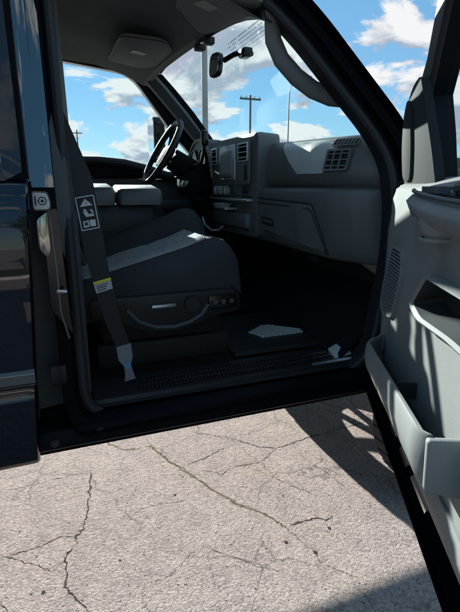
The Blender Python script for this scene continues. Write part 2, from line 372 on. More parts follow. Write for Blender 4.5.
# painted door frame (jamb): seal flange -> jamb face -> outer edge
def body_side(mir=False):
    g = MB(); f = mirY if mir else (lambda p: p)
    L1 = offset_loop(LOOP, 0.03); L2 = offset_loop(LOOP, 0.062)
    L2 = [(max(x, 0.0), max(z, 0.57)) for x, z in L2]
    L1 = [(max(x, 0.085), max(z, 0.562)) for x, z in L1]
    rings = [ring3(LOOP, .125), ring3(L1, .105), ring3(L1, .07), ring3(L2, .062), ring3(L2, .02)]
    back = ring3(LOOP, .16)
    g.loft([[f(p) for p in r] for r in [back]+rings], True, False)
    # outer quarter / pillars behind the doors
    g.prism([f((-1.19, .035, .53)), f((-1.04, .035, .53)), f((-1.04, .035, 1.25)), f((-1.19, .035, 1.25))], f((0, .04, 0)) if not mir else (0, -.04, 0))
    g.loft([[f(p) for p in ((-1.19, .035, 1.25), (-1.04, .035, 1.25), (-1.04, .10, 1.25), (-1.19, .10, 1.25))], [f(p) for p in ((-1.10, .195, 1.90), (-1.0, .195, 1.90), (-1.0, .25, 1.90), (-1.10, .25, 1.90))]])
    g.loft([[f(p) for p in ((-.99, .10, 1.86), (.72, .10+.12, 1.88), (.72, .25, 1.88), (-.99, .25, 1.86))], [f(p) for p in ((-.99, .22, 1.93), (.72, .24, 1.915), (.72, .30, 1.915), (-.99, .30, 1.93))]])
    return g
T('door_frame', body_side(), M['sill_paint'])
g = MB(); g.loft([[(.036, .064+tilt(z), z), (.050, .0605+tilt(z), z), (.090, .0605+tilt(z), z), (.096, .066+tilt(z), z), (.096, .075+tilt(z), z), (.036, .075+tilt(z), z)] for z in (1.255, 1.40, 1.55, 1.70, 1.86)]); T('pillar_applique', g, M['pillar'], label='mirror-glossy dark strip on the pillar beside the belt')
for f in (lambda p: p, mirY):
    g = MB(); g.box(f((1.215, .125, .60)), f((1.40, .162, 1.20)), .01); T('kick_panel', g, M['black'])
# weatherstrip around the opening
g = MB(); g.tube([p+Vector((0, -.002, 0)) for p in ring3(offset_loop(LOOP, 0.004), .118)], 0.0165, 10, closed=True); T('weatherstrip', g, M['rubber'])
# inner weld flange, visible inside the seal
g = MB(); g.loft([ring3(offset_loop(LOOP, -.004), .124), ring3(offset_loop(LOOP, -.008), .17)], True, False); T('door_opening_trim', g, M['black'])
# rocker panel with pinch weld
def rocker(mir):
    g = MB(); f = mirY if mir else (lambda p: p)
    sec = [(.080, .600), (.052, .585), (.043, .56), (.040, .536), (.046, .530), (.16, .535), (.16, .57), (.12, .60)]
    g.loft([[f((x, y, z)) for y, z in sec] for x in (-1.19, 0.02, 1.25)])
    g.box(f((-1.15, .062, .512)), f((1.24, .066, .532)) )
    return g
T('rocker_panel', rocker(False), M['sill_paint']); T('rocker_panel', rocker(True), M['sill_paint'])
g = MB()
for x, z, r in ((.035, .553, .012), (.16, .568, .010)):
    g = MB(); g.disc((x, .046, z), (0, -1, 0), r, .006, 14); g.disc((x, .0402, z), (0, -1, 0), r*.55, .004, 6); T('rocker_plug', g, M['rubber'])
# roof, hood, fenders, floor, rear wall
def roof_y(s): return s
g = MB(); rings = []
for x, dz, dy in ((-1.16, -.04, .05), (-1.08, .02, .02), (-.6, .035, .0), (.2, .035, .0), (.6, .01, .0), (.78, -.035, .01)):
    top = [(x, .215+dy+(WID-.43-2*dy)*k/12, 1.955+dz+.035*math.sin(math.pi*k/12)) for k in range(13)]
    rings.append(top+[(p[0], p[1], p[2]-.03) for p in top[::-1]])
g.loft(rings); T('roof', g, M['paint'])
g = MB(); rings = []
for x, z0 in ((-1.05, 1.88), (-.6, 1.925), (.2, 1.93), (.45, 1.915), (.64, 1.875), (.765, 1.828)):
    rings.append([(x-.10*(k/16)*max(0, (x-.2)/.565), .27+(WID-.54)*k/16, z0-(.06 if k < 8 else .025)*abs(k/8-1)**5+.02*math.sin(math.pi*k/16)+.02*k/16) for k in range(17)])
g.loft(rings, False, False); T('headliner', g, M['headliner'])
g = MB()
hd = []
for k in range(17):
    y = .27+(WID-.54)*k/16; x = .765-.10*(k/16); z = 1.828+.02*math.sin(math.pi*k/16)-(.06 if k < 8 else .025)*abs(k/8-1)**5+.02*k/16
    hd.append([(x, y, z), (x+.035, y, z-.006), (x+.04, y, z+.03), (x+.0, y, z+.04)])
g.loft(hd); T('windshield_header', g, M['black'])
# A pillars
def a_pillar(mir):
    f = mirY if mir else (lambda p: p); s = -.085 if mir else 0; fr = -.05 if mir else 0
    g = MB(); h = MB(); rg, rh = [], []
    for z, xf, xr in ((1.20, 1.278, 1.215), (1.30, 1.275, 1.215), (1.384, 1.262, 1.185), (1.53, 1.136, 1.075), (1.69, .99, .915), (1.81, .865, .79), (1.885, .78, .70)):
        yo = .055+tilt(z); yi = .125+tilt(z)
        rg.append([f(p) for p in ((xr+.030, yo+.05, z), (xf-.015, yo-.002, z), (xf, yo+.012, z), (xf-.002, yi+.01, z), (xr+.020, yi+.002, z))])
        if z > 1.35: rh.append([f(p) for p in ((xr+.004+s, yi+.004, z), (xf-.008+fr, yi+.012, z), (xf-.012+fr, yi+.045, z), (xr+.03+fr, yi+.075, z), (xr-.004+s, yi+.06, z), (xr-.008+s, yi+.03, z))])
    g.loft(rg); h.loft(rh)
    T('a_pillar', g, M['frame']); T('pillar_trim', h, M['trim_dark'], label='grey inner windshield pillar trim')
a_pillar(False); a_pillar(True)
# glove-hand grab handle on the passenger pillar
g = MB(); path = [(.815, .262, 1.80), (.812, .285, 1.765), (.818, .292, 1.72), (.850, .292, 1.665), (.905, .285, 1.615), (.965, .275, 1.578), (1.03, .262, 1.556), (1.085, .245, 1.552), (1.115, .215, 1.548)]
rings = []
for i, p in enumerate(path):
    p = Vector(p); a = Vector(path[max(0, i-1)]); b = Vector(path[min(len(path)-1, i+1)]); tg = (b-a).normalized(); u = Vector((0, 1, .2)); u = (u-tg*u.dot(tg)).normalized(); v = tg.cross(u)
    w = .024 if 0 < i < len(path)-1 else .034
    rings.append([p+u*math.cos(j*.5236)*.012+v*math.sin(j*.5236)*w*1.25 for j in range(12)])
g.loft(rings); T('grab_handle', g, M['dash'])

# windshield with frit dots
def shield(y, s): # s 0 bottom .. 1 top
    q = 1-((y-.975)/.9)**2
    return Vector((1.285+.20*q+(.805+.03*q-1.285-.20*q)*s, y, 1.385+.02*q+(1.845+.02*q-1.385-.02*q)*s))
g = MB()
rows = []
for i in range(9):
    s = i/8; yo = .075+.135*s
    rows.append([shield(yo+(WID-2*yo)*k/20, s) for k in range(21)])
g.loft(rows, False, False); T('windshield', g, M['shield_glass'])
g = MB()
for r in range(6):
    for k in range(30):
        y = .47+k*.0125+(r % 2)*.006; s = .955-r*.017
        if random.random() < .12: continue
        p = shield(y, s); a, b = shield(y, s+.01)-p, shield(y+.01, s)-p; a.normalize(); b.normalize(); off = a.cross(b)
        off = off*(-.003 if off.x > 0 else .003); rad = .0036*(1-r*.09)
        g.poly([p+off+a*math.cos(q*1.047)*rad+b*math.sin(q*1.047)*rad for q in range(6)])
T('frit_dots', g, M['dots'])
# rear view mirror: seen edge-on, with its arm to the glass
g = MB()
mc = Vector((.80, .805, 1.760))
mu, mv, mn = Vector((-.22, .975, 0)), Vector((0.1, 0.02, 1)).normalized(), Vector((-.975, -.22, 0.1))
mp = round_poly([(-.030, -.048), (.048, -.052), (.048, .048), (-.030, .044)], .028)
g.prism([mc+mu*a+mv*b for a, b in mp], -mn*.022, .006)
mo = T('rear_view_mirror', g, M['gloss_black'])
g = MB(); g.prism([mc+mu*(a*.88+.001)+mv*b*.9+mn*.0005 for a, b in mp], mn*.0015); T('mirror_glass', g, M['mirror'], mo)
g = MB(); g.tube([(.825, .76, 1.765), (.845, .70, 1.775), (.86, .665, 1.775)], .011); g.box((.845, .60, 1.748), (.885, .66, 1.782), .008); g.tube([(.86, .665, 1.775), (.878, .60, 1.757)], .010); T('mirror_arm', g, M['gloss_black'], mo)
for a, b in (((.735, .86, 1.822), (.78, .90, 1.848)), ((.745, .76, 1.822), (.785, .80, 1.850))):
    g = MB(); g.box(a, b, .006); T('visor_clip', g, M['black'])

# sun visors
def visor(outline, z, drop, lab_c, rot):
    g = MB(); pts = round_poly(outline, .045)
    g.prism([(x, y, z+drop*(x-.55)) for x, y in pts], (0, 0, .022), .009)
    v = T('sun_visor', g, M['visor'])
    g = MB(); cx, cy = lab_c
    g.prism([(cx+a*math.cos(rot)-b*math.sin(rot), cy+a*math.sin(rot)+b*math.cos(rot), z+drop*(cx+a*math.cos(rot)-b*math.sin(rot)-.55)-.003) for a, b in ((-.035, -.022), (.035, -.022), (.035, .022), (-.035, .022))], (0, 0, .002))
    T('visor_label', g, M['visor_label'], v)
    g = MB(); e = [Vector((x, y, z+drop*(x-.55)+.004)) for x, y in round_poly([(a*.97+.02, b*.985+.015) for a, b in outline], .04)]
    g.tube(e, .0035, 6, closed=True); T('visor_edge', g, M['trim_dark'], v)
visor([(.43, .98), (.62, .95), (.68, 1.06), (.67, 1.38), (.60, 1.45), (.43, 1.40)], 1.862, -.06, (.545, 1.16), .3)
visor([(.50, .24), (.775, .24), (.772, .33), (.735, .56), (.68, .645), (.53, .43)], 1.820, -.06, (.61, .36), .5)
# hood, fenders, front
g = MB(); rings = []
for x, z, w in ((1.34, 1.36, .10), (1.7, 1.35, .12), (2.3, 1.33, .13), (2.75, 1.27, .16), (2.80, 1.20, .18)):
    top = [(x+.10*math.sin(math.pi*k/14)*(1 if x < 1.5 else .3), w+(WID-2*w)*k/14, z+.045*math.sin(math.pi*k/14)**.6) for k in range(15)]
    rings.append(top+[(p[0], p[1], p[2]-.04) for p in top[::-1]])
g.loft(rings); T('hood', g, M['paint'])
WX = 1.74; RW = .415; WZ = GZ+RW
def fender(mir, x0, x1, wx, ztop, zbot, name, y_top=.06):
    f = mirY if mir else (lambda p: p)
    arch = [(wx+.49*math.cos(R(a)), WZ+.49*math.sin(R(a))) for a in range(180, -1, -12)]
    arch = [(max(x0+.02, min(x1-.02, x)), max(z, zbot)) for x, z in arch]
    n = len(arch); rings = []
    for x, z in arch:
        col = []
        for k in range(7):
            zz = z+(ztop-z)*k/6; yy = .0 if zz < 1.1 else y_top*((zz-1.1)/(ztop-1.1))**1.5
            col.append((x, yy, zz))
        rings.append(col)
    L = [(x0, p[1], zbot+(ztop-zbot)*k/6) for k, p in enumerate(rings[0])]; Rr = [(x1, p[1], zbot+(ztop-zbot)*k/6) for k, p in enumerate(rings[-1])]
    rings = [L]+rings+[Rr]
    full = [[f(p) for p in r]+[f((p[0], p[1]+.05, p[2])) for p in r[::-1]] for r in rings]
    g = MB(); g.loft(full); T(name, g, M['paint'])
    g = MB(); g.loft([[f((x, .05, z)) for x, z in arch], [f((x, .42, z)) for x, z in arch]], False, False); T('wheel_arch_liner', g, M['chassis'])
for mir in (False, True): fender(mir, 1.29, 2.80, WX, 1.34, .53, 'front_fender', .12)
for mir in (False, True): fender(mir, -3.35, -1.22, -2.33, 1.33, .55, 'bed_side', .02)
g = MB(); g.box((2.79, .12, .78), (2.86, WID-.12, 1.20), .02)
gr = T('grille', g, M['chrome'])
g = MB()
for k in range(3): g.box((2.862, .5, .84+k*.12), (2.868, WID-.5, .91+k*.12), .01)
T('grille_slot', g, M['black'], gr)
g = MB(); g.box((2.80, .0, .46), (3.0, WID, .76), .05, 3); T('front_bumper', g, M['chrome'])
for y in (.14, WID-.44):
    g = MB(); g.box((2.855, y, .92), (2.89, y+.30, 1.14), .02); T('headlight', g, M['lamp'])
g = MB(); g.box((-3.36, .05, .60), (-1.22, WID-.05, .66)); T('bed_floor', g, M['chassis'])
g = MB(); g.box((-3.42, .03, .62), (-3.355, WID-.03, 1.33), .02); T('tailgate', g, M['paint'])
g = MB(); g.box((-3.58, .03, .44), (-3.44, WID-.03, .62), .03); T('rear_bumper', g, M['chrome'])
for y in (.02, WID-.16):
    g = MB(); g.box((-3.44, y, .85), (-3.36, y+.14, 1.25), .015); T('tail_light', g, M['red'])
g = MB(); g.box((-1.21, .06, .56), (-1.15, WID-.06, 1.27), .01)
g.loft([[(-1.21, .06, 1.27), (-1.15, .06, 1.27), (-1.15, .22, 1.27), (-1.21, .22, 1.27)], [(-1.13, .22, 1.91), (-1.08, .22, 1.91), (-1.08, .36, 1.91), (-1.13, .36, 1.91)]])
g.loft([[mirY(p) for p in ((-1.21, .06, 1.27), (-1.15, .06, 1.27), (-1.15, .22, 1.27), (-1.21, .22, 1.27))], [mirY(p) for p in ((-1.13, .22, 1.91), (-1.08, .22, 1.91), (-1.08, .36, 1.91), (-1.13, .36, 1.91))]])
T('cab_rear_wall', g, M['paint'])
g = MB(); g.poly([(-1.18, .2, 1.27), (-1.18, WID-.2, 1.27), (-1.105, WID-.3, 1.89), (-1.105, .3, 1.89)]); T('rear_window', g, M['dark_glass'], smooth=0)
g = MB(); g.box((-1.15, .10, .545), (1.34, WID-.10, .60)); g.box((1.34, .12, .55), (1.38, WID-.12, 1.36)); T('cab_floor', g, M['chassis'])
g = MB(); g.box((-1.14, .162, .601), (1.30, WID-.162, .612)); g.loft([[(1.05, .163, .61), (1.05, WID-.163, .61), (1.05, WID-.163, .60), (1.05, .163, .60)], [(1.33, .163, .86), (1.33, WID-.163, .86), (1.338, WID-.163, .84), (1.338, .163, .84)]])
g.box((.2, .88, .61), (1.25, 1.12, .70), .03); T('carpet', g, M['carpet'])
for y in (.50, WID-.58):
    g = MB(); g.box((-3.4, y, .46), (2.9, y+.08, .545), .01); T('frame_rail', g, M['chassis'])

# wheels
def wheel(cx, mir):
    f = mirY if mir else (lambda p: p)
    w = .27
    prof = [(.235, .02), (.30, .005), (.36, .0), (.392, .018), (RW, .05), (RW, w-.05), (.392, w-.018), (.36, w), (.30, w-.005), (.235, w-.02)]
    g = MB(); g.lathe([(r, h) for r, h in prof], (cx, 0, WZ), 'y', 48)
    for k in range(40):
        a = 2*math.pi*k/40; 
        for hh in (.06, .155):
            c = Vector((cx+RW*math.cos(a), hh+.028, WZ+RW*math.sin(a))); u = Vector((-math.sin(a), 0, math.cos(a))); v = Vector((math.cos(a), 0, math.sin(a)))
            g.prism([c+u*sx*.02+Vector((0, sy*.035, 0))-v*.012 for sx, sy in ((-1, -1), (1, -1), (1, 1), (-1, 1))], v*.016)
    for v in g.bm.verts: v.co = Vector(f((v.co.x, v.co.y+.03, v.co.z)))
    wh = T('wheel', g, M['tyre'])
    g = MB(); g.lathe([(.242, .035), (.225, .03), (.205, .045), (.205, w-.04), (.225, w-.03), (.242, w-.03), (.24, .035)], (cx, 0, WZ), 'y', 40)
    for k in range(8):
        a = 2*math.pi*k/8+.2; u = Vector((-math.sin(a), 0, math.cos(a))); v = Vector((math.cos(a), 0, math.sin(a))); o = Vector((cx, .05, WZ))
        g.prism([o+v*.06-u*.028, o+v*.06+u*.028, o+v*.212+u*.022, o+v*.212-u*.022], (0, .025, 0), .004)
    g.lathe([(0.001, .035), (.07, .035), (.085, .05), (.085, .09), (.001, .09)], (cx, 0, WZ), 'y', 24)
    for v in g.bm.verts: v.co = Vector(f((v.co.x, v.co.y+.03, v.co.z)))
    T('rim', g, M['alloy'], wh)
for cx in (WX, -2.33):
    for mir in (False, True): wheel(cx, mir)
for cx in (WX, -2.33):
    g = MB(); g.tube([(cx, .18, WZ), (cx, WID-.18, WZ)], .05, 12); T('axle', g, M['chassis'])

# ------------------------------------------------------------------ closed doors (rear doors, driver's door)
def closed_door(name, x0, x1, mir, win, sub=True, lean=0.0):
    f = mirY if mir else (lambda p: p)
    g = MB(); prof = [(.512, .026), (.53, .012), (.62, .004), (.715, -.004), (.72, -.001), (.80, -.006), (1.0, -.008), (1.15, -.003), (1.235, .008), (1.262, .026), (1.275, .05)]
    rings = []
    for x, ins in ((x0, .012), (x0+.006, .002), (x0+.03, 0), (x1-.03, 0), (x1-.006, .002), (x1, .012)):
        rings.append([f((x+(lean*(z-1.0) if x > x1-.05 else 0), y+ins, z)) for z, y in prof]+[f((x+(lean*.275 if x > x1-.05 else 0), .055, 1.275)), f((x-(lean*.49 if x > x1-.05 else 0), .06, .512))])
    g.loft(rings)
    d = T(name, g, M['paint'])
    # inner trim
    g = MB(); g.box(f((x0+.02, .062, .60)), f((x1-.02, .15, 1.30)), .02)
    T('inner_panel', g, M['trim_dark'], d)
    # window frame
    g = MB(); outer = resample(win[0]); inner = resample(win[1])
    def r3(lp, y0): return [Vector(f((x, y0+tilt(z), z))) for x, z in lp]
    g.loft([r3(inner, .04), r3(outer, .03), r3(outer, .085), r3(inner, .085), r3(inner, .04)], True, False)
    T('window_frame', g, M['jamb'], d)
    g = MB(); g.poly(r3(inner, .062)); T('window', g, M['dark_glass'] if 'rear' in name else M['side_glass'], d, smooth=0)
    if sub:
        g = MB(); g.prism([f(p) for p in ((x0+.02, -.004, .762), (x0+.02, -.014, .767), (x0+.02, -.016, .792), (x0+.02, -.004, .798))], (x1-x0-.036, 0, 0)); T('door_molding', g, M['molding'], d)
        g = MB(); g.prism([f(p) for p in ((x0+.02, -.010, .7985), (x0+.02, -.017, .7945), (x0+.02, -.0175, .7925), (x0+.02, -.004, .802))], (x1-x0-.036, 0, 0))
        g.prism([f(p) for p in ((x0+.02, -.004, .758), (x0+.02, -.015, .763), (x0+.02, -.016, .7655), (x0+.02, -.006, .7615))], (x1-x0-.036, 0, 0)); T('molding_edge', g, M['edge'], d)
        g = MB(); hx = x0+.08; g.box(f((hx, -.035, 1.09)), f((hx+.2, -.02, 1.13)), .008); g.box(f((hx+.01, -.02, 1.095)), f((hx+.05, .0, 1.125)), .005); g.box(f((hx+.15, -.02, 1.095)), f((hx+.19, .0, 1.125)), .005); T('door_handle', g, M['gloss_black'], d)
    return d
def win_loops(x0, x1, z0, z1, fw, slope=None):
    o = [(x0, z0), (x1, z0), (x1-.01, z1), (x0, z1)] if not slope else [(x0, z0), (x1, z0)]+slope+[(x0, z1)]
    o = round_poly(o, .03, 4)
    return o, offset_loop(o, -fw)
rear_win = win_loops(-1.03, .028, 1.27, 1.895, .045)
closed_door('rear_door', -1.03, .022, False, rear_win, lean=.06)
closed_door('rear_door', -1.03, .028, True, rear_win)
dw = (round_poly([(.034, 1.28), (1.235, 1.28), (1.21, 1.355), (1.10, 1.50), (.90, 1.715), (.775, 1.83), (.66, 1.92), (.034, 1.95)], .03, 4),
      round_poly([(.10, 1.415), (.46, 1.410), (.66, 1.37), (.80, 1.335), (1.10, 1.335), (1.02, 1.42), (.88, 1.56), (.72, 1.745), (.64, 1.84), (.57, 1.885), (.10, 1.93)], .03, 4))
dd_ = closed_door('driver_door', .034, 1.286, True, dw)
g = MB()
for ln, m in (([(x, WID-.17, z) for x, z in ((.05, 1.402), (.40, 1.401), (.55, 1.388), (.70, 1.353), (.82, 1.315), (1.1, 1.31))], None),):
    g.tube(ln, .03, 10)
T('window_ledge', g, M['black'], dd_)
g = MB(); g.box((.15, WID-.30, 1.10), (.95, WID-.15, 1.17), .03, 3); T('armrest', g, M['trim_dark'], dd_)
# driver's side mirror
g = MB(); g.prism([(.80, y, z) for y, z in round_poly([(2.02, 1.44), (2.22, 1.44), (2.23, 1.71), (2.02, 1.71)], .06)], (.075, 0, 0), .025, 3); sm_ = T('side_mirror', g, M['gloss_black'])
g = MB(); g.prism([(.797, y, z) for y, z in round_poly([(2.032, 1.452), (2.208, 1.452), (2.218, 1.698), (2.032, 1.698)], .05)], (.002, 0, 0)); T('mirror_glass', g, M['mirror'], sm_)
g = MB(); g.tube([(.85, 2.03, 1.5), (.93, 1.93, 1.42)], .022); T('mirror_arm', g, M['gloss_black'], sm_)

# ------------------------------------------------------------------ B pillar: jamb details, inner trim, belt
g = MB(); rings = []
for z in (.62, 1.0, 1.25, 1.6, 1.88): rings.append([(-.04, .13+tilt(z), z), (.135, .165+tilt(z), z), (.155, .20+tilt(z), z), (.145, .26+tilt(z), z), (-.04, .26+tilt(z), z)])
g.loft(rings); T('b_pillar_trim', g, M['trim_dark'], label='dark inner trim of the pillar behind the door opening')
# latch recess and striker
g = MB(); g.prism([(x, .0685, z) for x, z in round_poly([(.062, 1.19), (.098, 1.205), (.108, .90), (.112, .86), (.062, .935)], .012)], (0, .003, 0)); T('latch_recess', g, M['gloss_black'])
g = MB(); g.prism([(x, .062, z) for x, z in round_poly([(.046, 1.175), (.074, 1.195), (.074, 1.10), (.066, 1.075), (.046, 1.10)], .01)], (0, .008, 0), .003)
T('latch_plate', g, M['molding'])
g = MB(); g.tube([(.080, .066, 1.18), (.084, .064, 1.05), (.084, .064, .93), (.100, .066, .85)], .0028, 8); T('latch_edge', g, M['edge'])
g = MB(); g.box((.08, .045, .985), (.088, .069, .993), .002); g.tube([(.082, .068, .99), (.082, .04, .99), (.10, .04, .99), (.10, .068, .99)], .005, 8); T('door_striker', g, M['steel'])
# latch instruction label
g = MB(); g.prism([(x, .0665, z) for x, z in round_poly([(.042, 1.197), (.083, 1.197), (.086, 1.215), (.080, 1.245), (.042, 1.247)], .008)], (0, .0015, 0)); lb = T('latch_label', g, M['gloss_black'])
g = MB(); pts = round_poly([(.044, 1.201), (.080, 1.201), (.083, 1.216), (.077, 1.241), (.044, 1.243)], .007)
g.prism([(x, .0655, z) for x, z in pts], (0, .0008, 0)); T('label_face', g, M['white'], lb)
g = MB(); g.tube([(.049, .0655, 1.211), (.049, .0655, 1.234)], .0018, 6); g.tube([(.0655+.0095*math.cos(a*.5236), .0655, 1.2215+.0095*math.sin(a*.5236)) for a in range(12)], .0014, 6, closed=True); g.disc((.0655, .0655, 1.2215), (0, -1, 0), .0042, .001, 12); g.tube([(.053, .0655, 1.2215), (.058, .0655, 1.2215)], .0013, 6); T('label_symbol', g, M['black'], lb)
# small vent plate low on the jamb
g = MB(); g.box((.04, .0655, .72), (.085, .069, .775), .004); T('jamb_plug', g, M['rubber'])
# seat belt
bp_ = [(.095, .235, 1.50), (.172, .195, 1.278), (.186, .188, 1.17), (.196, .184, 1.06), (.212, .184, .965), (.235, .19, .85), (.262, .198, .765)]
bw = [(.062, .0, .010)]*3+[(.058, 0, .010), (.05, 0, .012), (.045, 0, .012), (.042, 0, .010)]
g = MB(); g.strap(bp_, bw, .004); belt = T('seat_belt', g, M['belt'])
def belt_pt(s, w, lift):      # s along index (float), w -0.5..0.5 across
    i = min(int(s), len(bp_)-2); u = s-i; p = Vector(bp_[i]).lerp(Vector(bp_[i+1]), u); wv = Vector(bw[i]).lerp(Vector(bw[i+1]), u)
    n = (Vector(bp_[i+1])-Vector(bp_[i])).cross(wv).normalized()
    if n.y > 0: n = -n
    return p+wv*w+n*lift
def belt_patch(name, s0, s1, w0, w1, lift, m, parent):
    g = MB(); n = 4
    g.loft([[belt_pt(s0+(s1-s0)*k/n, w0, lift-.001), belt_pt(s0+(s1-s0)*k/n, w1, lift-.001), belt_pt(s0+(s1-s0)*k/n, w1, lift), belt_pt(s0+(s1-s0)*k/n, w0, lift)] for k in range(n+1)]); return T(name, g, m, parent)
S0, S1 = 1.46, 2.30
g = MB()
def seg_on(a, b, th=.0014): g.tube([belt_pt(a[0], a[1], .0042), belt_pt(b[0], b[1], .0042)], th, 6)
fr = [(S0, -.42), (S0, .38), (S1, .38), (S1, -.42)]
for a, b in zip(fr, fr[1:]+fr[:1]): seg_on(a, b, .0017)
q = (S1-S0)/3
def tri(pts):
    g.poly([belt_pt(a, b, .0044) for a, b in pts])
m1 = S0+q*.5; tri([(S0+q*.18, -.02), (S0+q*.86, .26), (S0+q*.86, -.30)])
m2 = S0+q*1.5
for a in ([(S0+q*1.12, -.18), (S0+q*1.12, -.06), (S0+q*1.30, -.06), (S0+q*1.30, -.18)], [(S0+q*1.34, -.22), (S0+q*1.34, -.02), (S0+q*1.85, .02), (S0+q*1.85, -.12)], [(S0+q*1.62, -.02), (S0+q*1.62, .24), (S0+q*1.85, .24), (S0+q*1.85, -.02)], [(S0+q*1.2, .10), (S0+q*1.2, .18), (S0+q*1.55, .26), (S0+q*1.55, .18)]): tri(a)
for a in ([(S0+q*2.2, -.30), (S0+q*2.16, -.04), (S0+q*2.76, -.04), (S0+q*2.8, -.30)], [(S0+q*2.16, 0), (S0+q*2.2, .26), (S0+q*2.8, .26), (S0+q*2.76, 0)]): tri(a)
T('warning_label', g, M['white'], belt, smooth=0)
g = MB(); g.poly([belt_pt(S0+q*.38, -.005, .0052), belt_pt(S0+q*.38, .025, .0052), belt_pt(S0+q*.78, .02, .0052), belt_pt(S0+q*.78, 0, .0052)]); T('exclamation_mark', g, M['black'], belt, smooth=0)
g = MB(); g.poly([belt_pt(S0+q*2.3, -.24, .0052), belt_pt(S0+q*2.3, -.10, .0052), belt_pt(S0+q*2.62, -.10, .0052), belt_pt(S0+q*2.62, -.24, .0052)]); T('book_mark', g, M['black'], belt, smooth=0)
belt_patch('yellow_tag', 3.78, 3.86, -.5, .5, .005, M['yellow'], belt)
belt_patch('grey_tag', 3.87, 4.12, -.5, .5, .0045, M['grey_label'], belt)
g = MB()
for r_ in range(3):
    s_ = 3.92+r_*.065; g.poly([belt_pt(s_, -.38, .0056), belt_pt(s_, .3-.1*r_, .0056), belt_pt(s_+.022, .3-.1*r_, .0056), belt_pt(s_+.022, -.38, .0056)])
T('tag_lines', g, M['dots'], belt, smooth=0)
g = MB(); g.strap([(.262, .196, .768), (.266, .193, .722)], [(.046, 0, .008), (.044, 0, .008)], .016); g.strap([(.266, .193, .724), (.270, .19, .70), (.274, .19, .672), (.276, .19, .650)], [(.044, 0, .008), (.022, 0, .006), (.026, 0, .006), (.034, 0, .006)], .014)
bk = T('belt_anchor', g, M['buckle'], belt)
g = MB(); g.strap([(.267, .183, .712), (.271, .181, .690)], [(.026, 0, .006), (.012, 0, .004)], .006); T('anchor_insert', g, M['blue'], belt)

# ------------------------------------------------------------------ sill plate, mat
g = MB(); g.loft([[(x, .142, .585), (x, .150, .612), (x, .20, .618), (x, .30, .616), (x, .31, .60)] for x in (.16, 1.14)]); T('sill_plate', g, M['black'])
g = MB(); rnd = random.Random(5)
for i in range(62):
    for j in range(3):
        x = .30+i*.0132+(j % 2)*.006; y = .165+j*.034
        g.box((x, y, .612+.0035*(j)/2), (x+.007, y+.020, .6215), .002, 1)
T('sill_tread', g, M['gloss_black'], smooth=0)
g = MB(); pts = round_poly([(.70, .34), (1.16, .34), (1.27, .40), (1.27, .82), (.70, .82)], .05)
def matz(x): return .621 if x < 1.16 else .621+(x-1.16)*.42
n_ = MB(); rings = []
for x in (.70, .74, .9, 1.02, 1.15, 1.27):
    z = matz(x); rings.append([(x, .32, z), (x, .325, z+.016), (x, .345, z+.010), (x, .80, z+.010), (x, .82, z+.016), (x, .825, z)])
n_.loft(rings); fm = T('floor_mat', n_, M['mat'])
n_ = MB()  # comb of pale ribs added in place of a sunlit patch
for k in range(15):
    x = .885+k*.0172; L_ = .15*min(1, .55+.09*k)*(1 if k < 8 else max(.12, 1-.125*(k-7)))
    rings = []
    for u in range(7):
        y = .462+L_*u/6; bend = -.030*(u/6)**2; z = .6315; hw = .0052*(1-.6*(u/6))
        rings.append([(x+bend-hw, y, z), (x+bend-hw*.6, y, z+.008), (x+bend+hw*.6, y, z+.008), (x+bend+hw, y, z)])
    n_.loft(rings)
T('mat_sun_rib', n_, M['sun_rib'], fm, label='pale ribs on the floor mat, coloured to stand for a patch of sunlight')
g = MB(); g.loft([[(1.05, .165, .618), (1.12, .165, .63), (1.12, .20, .66), (1.05, .20, .632)], [(1.06, .23, .618), (1.14, .23, .64), (1.14, .235, .67), (1.06, .235, .636)]]); T('sill_sun_end', g, M['dash_panel'])  # pale piece added for the sunlit end of the sill
g = MB(); g.loft([[(.94, .152, .6125), (1.12, .152, .6145), (1.12, .158, .622), (.94, .158, .620)], [(.94, .164, .6125), (1.12, .164, .6145), (1.12, .163, .622), (.94, .163, .620)]]); T('sill_sun_strip', g, M['steel'])  # steel sliver added for the sunlit stretch of sill edge

